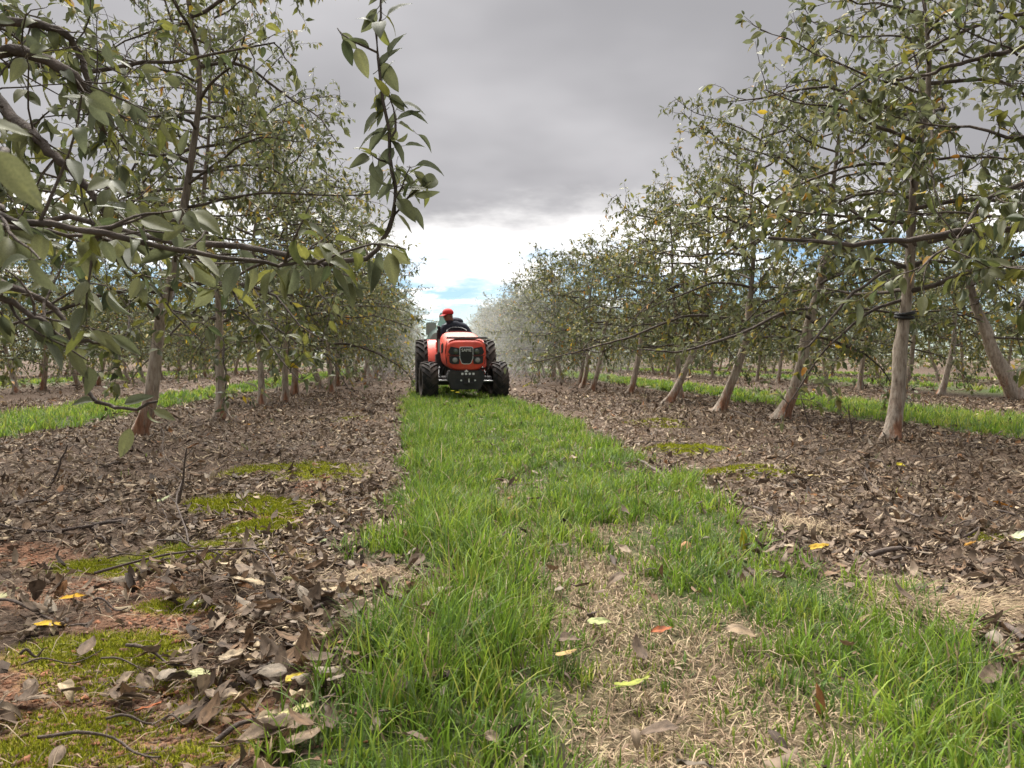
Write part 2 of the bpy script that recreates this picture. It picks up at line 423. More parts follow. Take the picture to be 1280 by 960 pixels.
for (y0, y1, dens, nb, sg, wmul) in ((0.75, 2.2, 620, 13, 4, 1.0), (2.2, 4.0, 560, 11, 3, 1.1), (4.0, 7.5, 420, 9, 3, 1.35), (7.5, 13.0, 300, 7, 2, 1.9), (13.0, 45.0, 60, 7, 2, 3.4)):
    cx, cy, _, _ = tufts(-0.75, 1.6, y0, y1, dens, nb, 0)
    c, _s = strip(cx, cy); dd = dry(cx, cy)
    lush = 0.55 + 0.30 * wob(cx * 1.6 + 9, cy * 1.6, 2, 12)
    keep = rng.random(len(cx)) < c * np.clip(1.0 - 0.68 * dd, 0, 1) * np.clip(0.45 + lush, 0.25, 1)
    cx, cy, dd, lush = cx[keep], cy[keep], dd[keep], lush[keep]
    n = len(cx)
    hT = (0.065 + 0.062 * np.clip(lush, 0, 1.2) + 0.035 * np.exp(-((cx - 0.02) / 0.22) ** 2) + 0.02 * np.exp(-((cx - 1.15) / 0.2) ** 2)) * rng.uniform(0.7, 1.25, n)
    hT = hT * np.clip(1 - 0.62 * dd, 0.3, 1)
    tt = pick(rng, GREENS, n, [.26, .26, .18, .16, .1, .04])
    X = np.repeat(cx, nb) + rng.normal(0, 0.020, n * nb); Y = np.repeat(cy, nb) + rng.normal(0, 0.020, n * nb)
    H = np.repeat(hT, nb) * rng.uniform(0.45, 1.15, n * nb); W = rng.uniform(0.0028, 0.0052, n * nb) * wmul
    T = np.repeat(tt, nb, 0) * rng.uniform(0.75, 1.25, (n * nb, 1))
    yel = rng.random(n * nb) < 0.05; T[yel] = pick(rng, STRAWS, yel.sum())
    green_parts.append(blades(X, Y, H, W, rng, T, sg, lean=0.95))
    # straw among it: thick in the worn track, thin elsewhere
    nS = int(2.35 * (y1 - y0) * dens * (14.0 if y1 < 5 else 2.0))
    sx, sy = rng.uniform(-0.4, 1.5, nS), rng.uniform(y0, y1, nS)
    k2 = rng.random(nS) < (0.10 + 0.9 * dry(sx, sy)) * strip(sx, sy)[0]
    sx, sy = sx[k2], sy[k2]; nS = len(sx)
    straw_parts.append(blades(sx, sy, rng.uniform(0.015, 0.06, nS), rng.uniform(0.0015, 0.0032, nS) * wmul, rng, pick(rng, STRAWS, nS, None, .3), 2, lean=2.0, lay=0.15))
V, F, T = join(green_parts)
tag(link('grass', new_mesh('grass', V, F, M_GRASS, T)), 'lush green grass strip down the middle of the alley', 'grass', kind='stuff')
# loose mat of dry straw on the right bed and a few lying bundles
mats = [(*gnd(1190, 752), 0.24, 0.17), (*gnd(1010, 660), 0.16, 0.10), (*gnd(470, 735), .14, .10), (*gnd(450, 800), .09, .07)]
for mx_, my_, a, b in mats:
    n = int(4500 * a * b / 0.04)
    sx, sy = rng.normal(mx_, a * .55, n), rng.normal(my_, b * .55, n)
    az = rng.normal(rng.uniform(0, 6), 0.7, n)
    v, f, t = blades(sx, sy, rng.uniform(0.05, 0.16, n), rng.uniform(0.0016, 0.003, n), rng, pick(rng, STRAWS, n, None, .25), 2, lean=2.2, az=az, lay=0.75)
    v[:, 2] += np.repeat(rng.uniform(0, 0.03, n), 5)
    straw_parts.append((v, f, t))
V, F, T = join(straw_parts)
tag(link('dry_grass', new_mesh('dry_grass', V, F, M_STRAW, T)), 'dead straw-coloured grass worn into the green strip', 'dry grass', kind='stuff')
# neighbouring alleys
parts = []
for (x0, x1, y0, y1, dens, wm) in ((-5.3, -3.2, 4.5, 12, 120, 2.2), (-5.3, -3.2, 12, 45, 28, 4.5), (4.5, 7.0, 4.0, 12, 120, 2.2), (4.5, 7.0, 12, 45, 28, 4.5),
                                   (-12.5, -9.8, 14, 50, 15, 6), (10.8, 13.8, 12, 50, 15, 6), (16.6, 19.8, 20, 55, 14, 6)):
    cx, cy, _, _ = tufts(x0, x1, y0, y1, dens, 7, 0)
    k = rng.random(len(cx)) < strip(cx, cy)[1]; cx, cy = cx[k], cy[k]; n = len(cx); nb = 7
    X = np.repeat(cx, nb) + rng.normal(0, 0.03, n * nb); Y = np.repeat(cy, nb) + rng.normal(0, 0.03, n * nb)
    T = np.repeat(pick(rng, GREENS, n), nb, 0) * rng.uniform(.8, 1.25, (n * nb, 1))
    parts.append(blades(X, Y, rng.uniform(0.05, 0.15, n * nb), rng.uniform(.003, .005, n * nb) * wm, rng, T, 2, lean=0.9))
V, F, T = join(parts)
tag(link('grass', new_mesh('alley_grass', V, F, M_GRASS, T)), 'green grass in the neighbouring alleys beyond the tree rows', 'grass', kind='stuff')
# stray green tufts and weeds in the beds
n = 420; sx = rng.uniform(-3.3, 4.5, n); sy = rng.uniform(1.2, 13, n); k = (strip(sx, sy)[0] < .05) & (rng.random(n) < .6); sx, sy = sx[k], sy[k]; n = len(sx); nb = 6
X = np.repeat(sx, nb) + rng.normal(0, .018, n * nb); Y = np.repeat(sy, nb) + rng.normal(0, .018, n * nb)
V, F, T = blades(X, Y, rng.uniform(.02, .07, n * nb), rng.uniform(.002, .0045, n * nb), rng, np.repeat(pick(rng, GREENS, n), nb, 0), 3, lean=1.2)
tag(link('weeds', new_mesh('weeds', V, F, M_GRASS, T)), 'small green weeds scattered through the leaf litter', 'weeds', kind='stuff')
# moss cushions
parts = []
for cx, cy, a, b in MOSS:
    n = int(min(26000 * a * b / .04, 26000) * (1.0 if cy < 4 else .45)); x = rng.normal(cx, a * .75, n); y = rng.normal(cy, b * .75, n)
    k = rng.random(n) < np.clip(patch(x, y, [(cx, cy, a, b)]) * 1.3, 0, 1); x, y = x[k], y[k]; n = len(x)
    if n == 0: continue
    hh = rng.uniform(.006, .018, n) * (1 if cy < 3 else 1.6)
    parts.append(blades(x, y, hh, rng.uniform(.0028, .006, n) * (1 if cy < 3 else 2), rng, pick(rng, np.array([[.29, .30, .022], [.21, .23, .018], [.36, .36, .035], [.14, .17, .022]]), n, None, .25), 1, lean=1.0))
V, F, T = join(parts)
tag(link('moss', new_mesh('moss', V, F, M_MOSS, T)), 'yellow-green moss cushions on the bare reddish soil', 'moss', kind='stuff')

# ------------------------------------------------------------------ soil clods
def clods(n, cx, cy, a, b, smin, smax):
    x = rng.normal(cx, a * .6, n); y = rng.normal(cy, b * .6, n); s = smin + (smax - smin) * rng.random(n) ** 5
    base_ = np.array([[1, 0, 0], [.3, .95, 0], [-.8, .6, 0], [-.8, -.6, 0], [.3, -.95, 0], [.45, .2, .6], [-.3, .4, .62], [-.2, -.45, .6], [0, 0, -.4]])
    Vv = base_[None] * rng.uniform(.5, 1.35, (n, 9, 1)) + rng.normal(0, .17, (n, 9, 3))
    an = rng.uniform(0, 6.28, n); ca, sa = np.cos(an)[:, None], np.sin(an)[:, None]
    Vv[..., 1] *= rng.uniform(.55, 1, (n, 1)); xx = Vv[..., 0] * ca - Vv[..., 1] * sa; yy = Vv[..., 0] * sa + Vv[..., 1] * ca
    Vv = np.stack([xx, yy, Vv[..., 2] * rng.uniform(.4, .95, (n, 1))], -1) * s[:, None, None]
    Vv += np.stack([x, y, height(x, y) - s * .05], -1)[:, None, :]
    tri = np.array([[0, 1, 5], [1, 6, 5], [1, 2, 6], [2, 3, 6], [3, 7, 6], [3, 4, 7], [4, 0, 7], [0, 5, 7], [5, 6, 7], [0, 8, 1], [1, 8, 2], [2, 8, 3], [3, 8, 4], [4, 8, 0]])
    Fv = ((np.arange(n) * 9)[:, None, None] + tri[None]).reshape(-1, 3)
    Tv = np.repeat(pick(rng, np.array([[.21, .120, .078], [.17, .095, .062], [.25, .155, .105], [.13, .08, .056], [.20, .145, .105], [.28, .13, .075]]), n, None, .2), 9, 0)
    return Vv.reshape(-1, 3), Fv, Tv
parts = [clods(int(1700 * a * b / .05), cx, cy, a, b, .002, .015) for cx, cy, a, b in BARE]
V, F, T = join(parts)
tag(link('gravel', new_mesh('gravel', V, F, M_CLOD, T, smooth=False)), 'crumbly reddish soil clods on the bare bed', 'gravel', kind='stuff')

# ------------------------------------------------------------------ leaf litter
rng = np.random.default_rng(23)
DEADS = np.array([.94, .90, .85]) * np.array([[.138, .103, .076], [.188, .145, .108], [.090, .066, .050], [.245, .195, .145], [.37, .30, .215], [.18, .118, .073], [.056, .042, .033], [.215, .185, .15], [.46, .38, .26], [.27, .14, .065]])
DEADP = [.19, .19, .15, .13, .06, .10, .08, .06, .025, .015]
HEAPS = [(*gnd(300, 748), .20, .13, .05), (*gnd(235, 745), .16, .09, .06), (*gnd(370, 770), .22, .20, .03), (*gnd(40, 775), .15, .09, .05), (*gnd(20, 615), .3, .3, .06), (*gnd(190, 560), .3, .25, .07),
         (*gnd(330, 860), .16, .16, .03), (*gnd(1225, 650), .5, .3, .05), (*gnd(1120, 575), .45, .35, .06), (*gnd(840, 530), .5, .8, .06), (*gnd(960, 545), .6, .5, .05), (*gnd(450, 780), .14, .3, .03), (*gnd(1150, 640), .5, .3, .03)]
def heap(x, y):
    h = np.zeros(len(x))
    for cx, cy, a, b, z in HEAPS: h = np.maximum(h, z * np.exp(-((x - cx) / a) ** 2 - ((y - cy) / b) ** 2))
    return h
def litter(x0, x1, y0, y1, dens):
    n = int((x1 - x0) * (y1 - y0) * dens); x = rng.uniform(x0, x1, n); y = rng.uniform(y0, y1, n)
    c, s = strip(x, y); g = np.maximum(c, s)
    bare = patch(x, y, BARE); mo = patch(x, y, MOSS); hp = heap(x, y)
    p = (1 - .94 * g) * (1 - np.clip(.86 * bare + .95 * mo, 0, .96) * (hp < .012)) * np.clip(.68 + .34 * wob(x * .8, y * .8, 0, 9), np.clip(.16 + .1 * (y - 2), .16, .6), 1)
    k = rng.random(n) < p
    pxx, _, ww = project(np.stack([x, y, 0 * x], -1)); k &= (pxx > -320) & (pxx < 1600) & (ww > .25)
    return x[k], y[k], hp[k], g[k]
def litter_params(x, y, hp, g, big=1.0):
    n = len(x)
    L = (.018 + .062 * rng.random(n) ** 1.5) * big; W = L * np.where(rng.random(n) < .28, rng.uniform(.08, .22, n), rng.uniform(.26, .58, n))
    az = rng.uniform(0, 6.283, n); tilt = rng.normal(0, .17, n) * (1 - .6 * (g > .2)) + (hp > .015) * rng.normal(.05, .3, n)
    D = np.stack([np.cos(az) * np.cos(tilt), np.sin(az) * np.cos(tilt), np.sin(tilt)], -1)
    N = unit(np.stack([rng.normal(0, .28, n), rng.normal(0, .28, n), rng.choice([-1, 1], n) * np.ones(n)], -1))
    z = height(x, y) + .004 + rng.random(n) * .022 + hp * rng.uniform(.2, 1, n) + np.abs(np.sin(tilt)) * L * .45
    z = z + g * rng.uniform(0, .03, n)
    P = np.stack([x, y, z], -1) - D * L[:, None] * .5
    T = pick(rng, DEADS, n, DEADP, .22)
    return dict(P=P, D=D, N=N, L=L, W=W, T=T, fold=rng.normal(.35, .75, n), curl=rng.normal(.3, .95, n), x=x, y=y)
sets = []
for (x0, x1, y0, y1, dens, lod, big) in ((-1.9, 2.6, .8, 2.2, 2900, 4, 1.0), (-3.4, 4.0, 2.2, 4.5, 1900, 4, 1.0), (-5.0, 6.0, 4.5, 8, 1300, 3, 1.08), (-6.5, 9.0, 8, 15, 640, 3, 1.4), (-15, 18, 15, 40, 42, 3, 2.4)):
    q = litter_params(*litter(x0, x1, y0, y1, dens), big); q['lod'] = lod; sets.append(q)
# the 300 leaves that show largest become things of their own
allP = np.concatenate([q['P'] + q['D'] * q['L'][:, None] * .5 for q in sets]); allL = np.concatenate([q['L'] for q in sets])
px, py, w = project(allP)
top = np.concatenate([q['P'][:, 2] + 0 * q['L'] for q in sets])
size = allL / np.maximum(w, .1) * ((px > 5) & (px < 1275) & (py > 5) & (py < 950) & (w > .3)) * (1 + 6 * np.clip(top - height(allP[:, 0], allP[:, 1]), 0, .05) / .05 * .1)
chosen = np.argsort(-size)[:290]; mask = np.zeros(len(allL), bool); mask[chosen] = True
def frame_matrix(P, D, N, L, W=None):
    D = unit(np.asarray(D)); Sd = unit(np.cross(np.asarray(N), D)); Nn = np.cross(D, Sd)
    W = L if W is None else W
    return Matrix(((D[0] * L, Sd[0] * W, Nn[0] * L, P[0]), (D[1] * L, Sd[1] * W, Nn[1] * L, P[1]), (D[2] * L, Sd[2] * W, Nn[2] * L, P[2]), (0, 0, 0, 1)))
dead_meshes = []
for i in range(22):
    c = DEADS[rng.choice(len(DEADS), p=DEADP)] * rng.uniform(.85, 1.2)
    dead_meshes.append((c, leaf_single('dead_leaf', rng, c, rng.normal(.35, .5), rng.normal(.5, .9), M_DEAD, rng.uniform(.42, .58), .016, .12)))
parts, o, fallen = [], 0, []
for q in sets:
    n = len(q['L']); m = mask[o:o + n]; o += n; r = ~m
    parts.append(leaf_batch(q['P'][r], q['D'][r], q['N'][r], q['L'][r], q['W'][r], q['fold'][r], q['curl'][r], q['T'][r], rng, q['lod'], .055 if q['lod'] > 3 else .03))
    for i in np.where(m)[0]:
        j = int(np.argmin([np.abs(c - q['T'][i]).sum() + rng.random() * .10 for c, _ in dead_meshes]))
        ob = link('fallen_leaf', dead_meshes[j][1]); ob.matrix_world = frame_matrix(q['P'][i] + np.array([0, 0, .006]), q['D'][i], q['N'][i] * np.sign(q['N'][i][2]), q['L'][i] * 1.08)
        fallen.append((ob, q['P'][i] + q['D'][i] * q['L'][i] * .5, dead_meshes[j][0], q['curl'][i]))
V, F, T = join(parts)
tag(link('leaf_litter', new_mesh('leaf_litter', V, F, M_DEAD, T)), 'thick litter of brown dead leaves under the tree rows', 'leaf litter', kind='stuff')

# stalks, shreds and twig crumbs matted into the litter
parts = []
for (x0, x1, y0, y1, dens, wm) in ((-1.9, 2.6, .8, 2.4, 1500, 1), (-3.4, 4.4, 2.4, 5, 900, 1.3), (-4.5, 6, 5, 10, 330, 1.9)):
    n = int((x1 - x0) * (y1 - y0) * dens); x, y = rng.uniform(x0, x1, n), rng.uniform(y0, y1, n); c, s__ = strip(x, y); k = rng.random(n) < (1 - .8 * np.maximum(c, s__)) * (1 - .7 * np.maximum(patch(x, y, MOSS), patch(x, y, BARE))); x, y = x[k], y[k]; n = len(x)
    v, f, t = blades(x, y, rng.uniform(.02, .11, n) * (1 + .2 * wm), rng.uniform(.0012, .0032, n) * wm, rng, pick(rng, np.vstack([DEADS[:5], STRAWS[:3] * .8]), n, None, .3), 2, lean=1.8, lay=.82)
    v[:, 2] += np.repeat(rng.uniform(.006, .026, n) + heap(x, y) * rng.uniform(.6, 1, n), 5); parts.append((v, f, t))
V, F, T = join(parts)
tag(link('litter_shreds', new_mesh('litter_shreds', V, F, M_STRAW, T)), 'fine stalks and shreds matted through the dead leaves', 'litter', kind='stuff')

# single bright leaves that stand out: pixel, length, colour, heading, label
YEL, OLV, PAL, ORG, RED, TAN = (.62, .40, .02), (.30, .30, .05), (.50, .50, .26), (.55, .24, .05), (.33, .10, .035), (.42, .33, .22)
bright = [(64, 797, .075, YEL, 0.2, 'bright yellow fallen leaf with brown edge beside the brown leaf clump', (.20, .11, .03)), (90, 777, .062, (.60, .34, .02), .1, 'plain yellow-orange fallen leaf lying above the brown-edged yellow one', None),
          (250, 845, .075, PAL, -.5, 'pale cream curled leaf on the moss beside the grass', None), (160, 705, .075, (.36, .38, .10), .3, 'yellow-green fallen leaf on the mossy soil', None),
          (203, 637, .075, (.42, .45, .26), .2, 'pale green fallen leaf with upturned edge near the first tree', None), (410, 678, .06, (.40, .46, .25), 0, 'pale green fallen leaf at the inner edge of the leaf bed', None),
          (372, 870, .07, (.55, .42, .05), 1.0, 'yellow fallen leaf lying against a dark curled leaf by the grass', (.10, .06, .04)), (308, 536, .075, (.62, .30, .03), .2, 'orange-yellow fallen leaf behind the second left trunk', None),
          (185, 882, .05, RED, .6, 'reddish brown fallen leaf on the green moss', None), (930, 697, .075, (.38, .34, .03), -1.0, 'olive-yellow leaf standing upright in the green grass', None),
          (1128, 592, .09, (.60, .50, .03), .2, 'yellow fallen leaf below the black-banded tree', None), (1022, 690, .08, (.55, .36, .04), .1, 'ochre fallen leaf at the edge of the right grass', None),
          (1250, 643, .08, ORG, -.6, 'orange-brown curled leaf on the right leaf bed', None), (1273, 680, .07, (.52, .55, .36), .5, 'pale green leaf at the right edge of the bed', None),
          (1018, 603, .08, (.52, .40, .14), -.3, 'pale yellow leaf in the middle of the right bed', None), (1212, 687, .05, (.55, .30, .06), .1, 'small orange leaf under the fallen stick', None),
          (706, 834, .05, (.44, .30, .12), .2, 'tan curled leaf in the grass beside the dead patch', None), (748, 797, .06, (.42, .46, .20), .1, 'pale green leaf at the border of green and dead grass', None),
          (826, 812, .05, RED, 0, 'dark red leaf in the dead grass', None), (1021, 885, .06, (.40, .19, .08), 1.4, 'rusty brown leaf standing on edge in the dead grass', None),
          (925, 815, .075, (.30, .22, .14), -.3, 'buff dead leaf beside the right green tufts', None), (790, 868, .075, (.30, .33, .06), -.2, 'olive green leaf over the worn grass', None),
          (340, 930, .13, (.26, .19, .13), .3, 'large curled brown leaf at the foot of the grass', None), (380, 935, .08, (.30, .22, .15), .7, 'torn tan leaf with spots beside the large curled one', None),
          (370, 905, .07, (.48, .44, .20), .2, 'pale yellow leaf lying flat at the grass edge', None), (5, 760, .085, (.50, .48, .26), 1.2, 'pale round leaf cut by the left edge of the picture', None),
          (290, 827, .07, TAN, -.3, 'long tan leaf on the brown litter', None), (315, 830, .05, (.40, .28, .14), 1.2, 'folded tan leaf next to the long tan leaf', None),
          (250, 771, .045, (.5, .5, .3), 1.3, 'small pale leaf below the heap of dark leaves', None), (362, 742, .055, (.48, .45, .24), .6, 'pale cream leaf pair right of the dark leaf heap', None),
          (350, 603, .045, (.55, .47, .28), .5, 'cream leaf scrap on the bright moss patch', None), (1105, 700, .08, (.20, .15, .12), .5, 'grey brown leaf at the grass edge below the stick', None)]
for (a, b, L, c, hd, lab, ed) in bright:
    g = gnd(a, b); me = leaf_single('bright_leaf', rng, np.array(c) * .82, rng.uniform(-.1, .75), rng.uniform(-.7, .6), M_DEAD, rng.uniform(.44, .60), .02, .16, ed)
    up = 'standing' in lab
    D = np.array([.25 * math.cos(hd), .2, .95]) if up else np.array([math.cos(hd), math.sin(hd), .05])
    N = np.array([.2, -.95, .3]) if up else np.array([rng.normal(0, .25), -.12 + rng.normal(0, .22), 1])
    gz = float(height(g[0], g[1])) + (.05 if a > 690 and a < 1000 and b > 650 else .024) + float(heap(np.array([g[0]]), np.array([g[1]]))[0])
    ob = link('fallen_leaf', me); ob.matrix_world = frame_matrix(np.array([g[0], g[1], gz]) - unit(D) * L * .5, D, N, L * 1.1)
    tag(ob, lab, 'fallen leaf')

# every single brown leaf is described by its look and the nearest bright leaf
land = [(np.append(gnd(b_[0], b_[1]), 0), b_[5].split(' leaf')[0].replace(' fallen', '').replace(' curled', '')) for b_ in bright]
seen_ = {}
for ob, p, c, cu in fallen:
    d = [np.hypot(p[0] - l[0][0], p[1] - l[0][1]) for l in land]; j = int(np.argmin(d)); l = land[j]
    lum = c.mean(); colw = 'dark' if lum < .085 else 'mid-brown' if lum < .15 else 'light brown' if lum < .22 else 'pale buff'
    dx, dy = p[0] - l[0][0], p[1] - l[0][1]
    where = ('right of' if dx > 0 else 'left of') if abs(dx) > abs(dy) else ('behind' if dy > 0 else 'in front of')
    near = 'close ' if d[j] < .18 else ''
    sh = 'curled' if abs(cu) > 1.0 else 'flattish'
    tag(ob, f'{sh} {colw} dead leaf {near}{where} the {l[1]} leaf', 'fallen leaf', 'brown leaves in the litter')

# sticks lying on the ground (pixel polylines, radius)
def stick(pts, r, label, group=None, lift=.02, name='fallen_twig', zs=None, forks=2):
    P = []
    for i, q in enumerate(pts):
        g = gnd(*q); P.append([g[0], g[1], float(height(g[0], g[1])) + float(heap(g[:1], g[1:2])[0]) * .8 + (lift if zs is None else zs[i])])
    P = np.array(P); k = 14
    s = np.linspace(0, len(P) - 1, k); i0 = np.clip(s.astype(int), 0, len(P) - 2); f = (s - i0)[:, None]
    Q = P[i0] * (1 - f) + P[i0 + 1] * f; ln = np.linalg.norm(P[-1] - P[0])
    Q = Q + rng.normal(0, ln * .008, Q.shape); Q[1:-1] = (Q[:-2] + Q[1:-1] * 2 + Q[2:]) / 4
    Q[:, 2] += .01 * np.sin(np.linspace(0, 7, k))
    rr = r * np.linspace(1.1, .55, k) * rng.uniform(.88, 1.15, k)
    ps = [tubes(Q[None], rr[None], 7)]
    for _ in range(forks):
        i = rng.integers(3, k - 2); d = unit(Q[i + 1] - Q[i]) + rng.normal(0, .7, 3); d[2] = abs(d[2]) * .3
        d = unit(d); l = ln * rng.uniform(.1, .22); t = np.linspace(0, 1, 5)[:, None]
        q = Q[i] + d * t * l + np.array([0, 0, -.006]) * t; ps.append(tubes(q[None], (r * .5 * (1 - .6 * t[:, 0]))[None], 5))
    v, f, _ = join(ps)
    return tag(link(name, new_mesh(name, v, f, M_TWIG)), label, 'twig', group)
stick([(425, 772), (385, 785), (350, 755), (325, 735)], .006, 'dark curved twig on the heap of brown leaves')
stick([(155, 660), (110, 668), (50, 672), (0, 668)], .008, 'grey stick lying across the left bed')
stick([(0, 640), (60, 632), (150, 690)], .007, 'dark stick crossing the leaf litter below the first left tree')
stick([(240, 690), (215, 665), (200, 640)], .004, 'thin pale twig bridging the reddish soil')
stick([(185, 545), (235, 545), (290, 560)], .007, 'bent grey twig lying by the second left trunk')
stick([(120, 722), (250, 712), (330, 710), (350, 745)], .004, 'long thin cane arching over the leaf heap', zs=[.03, .05, .07, .02])
stick([(225, 700), (228, 640), (218, 600), (200, 575)], .003, 'slender pale dead stem leaning over the moss', zs=[.02, .10, .16, .20])
stick([(890, 515), (960, 535), (1040, 552), (1110, 566)], .006, 'long thin cane between the leaning right trunks')
stick([(795, 577), (830, 600), (848, 612)], .008, 'crooked stick at the edge of the grass below the right row')
stick([(1085, 684), (1150, 682), (1225, 672)], .009, 'thick grey stick lying on the right leaf bed')
stick([(1150, 660), (1105, 625), (1080, 600)], .004, 'thin twig on the right litter above the grey stick')
stick([(1280, 800), (1235, 775), (1210, 770)], .008, 'dark stick beside the straw mat')
stick([(940, 645), (975, 660), (1000, 672)], .006, 'bent twig at the border of straw and grass')
stick([(270, 925), (330, 905), (420, 890)], .005, 'pale twig under the large curled leaf')
stick([(45, 925), (150, 915), (200, 945)], .003, 'whitish thin twig on the moss in the corner')
stick([(0, 775), (60, 790), (110, 800)], .004, 'brown stalk under the yellow leaves')
stick([(700, 585), (735, 560), (760, 548)], .004, 'short stick by the grass edge further along the right bed')
for i in range(46):
    a, b = (rng.uniform(20, 440), rng.uniform(520, 900)) if i % 2 else (rng.uniform(760, 1270), rng.uniform(515, 700))
    g = gnd(a, b)
    if strip(g[:1], g[1:2])[0][0] > .1: continue
    l = rng.uniform(12, 55); t = rng.uniform(-.5, .5)
    stick([(a, b), (a + l, b + l * t * .4), (a + 2 * l, b + l * t)], rng.uniform(.002, .0045), f"short dry twig in the {'left' if i % 2 else 'right'} bed near the {min(land, key=lambda l: np.hypot(l[0][0] - g[0], l[0][1] - g[1]))[1]} leaf", 'short twigs in the litter', .022, forks=1)
# upright dead weed stems
for k_, (a, b, tx, ty, lab) in enumerate([(1067, 555, 1060, 505, 'dead weed stalk standing left of the black-banded trunk'), (222, 640, 232, 560, 'dead stem standing before the first left trunk'), (1015, 545, 1000, 490, 'dry stalk standing beside the leaning right trunk'),
                                 (725, 512, 722, 480, 'thin dry stalk standing at the far right bed'), (60, 610, 85, 555, 'brown dead weed stalk at the left edge bed')]):
    g = gnd(a, b); top_ = at(tx, ty, g[1])
    t = np.linspace(0, 1, 7)[:, None]; base_ = np.array([g[0], g[1], float(height(g[0], g[1])) - .01])
    Q = base_ + (top_ - base_) * t + rng.normal(0, .006, (7, 3)) * t
    ps = [tubes(Q[None], np.linspace(.008, .003, 7)[None], 6)]
    for j in range(4):
        i = 2 + j; d = np.array([rng.normal(0, .5), rng.normal(0, .5), .6]); tt = np.linspace(0, 1, 4)[:, None]
        ps.append(tubes((Q[i] + d * tt * .09)[None], np.linspace(.003, .001, 4)[None], 4))
    v, f, _ = join(ps)
    tag(link('dead_weed', new_mesh('dead_weed', v, f, M_TWIG)), lab, 'weed')

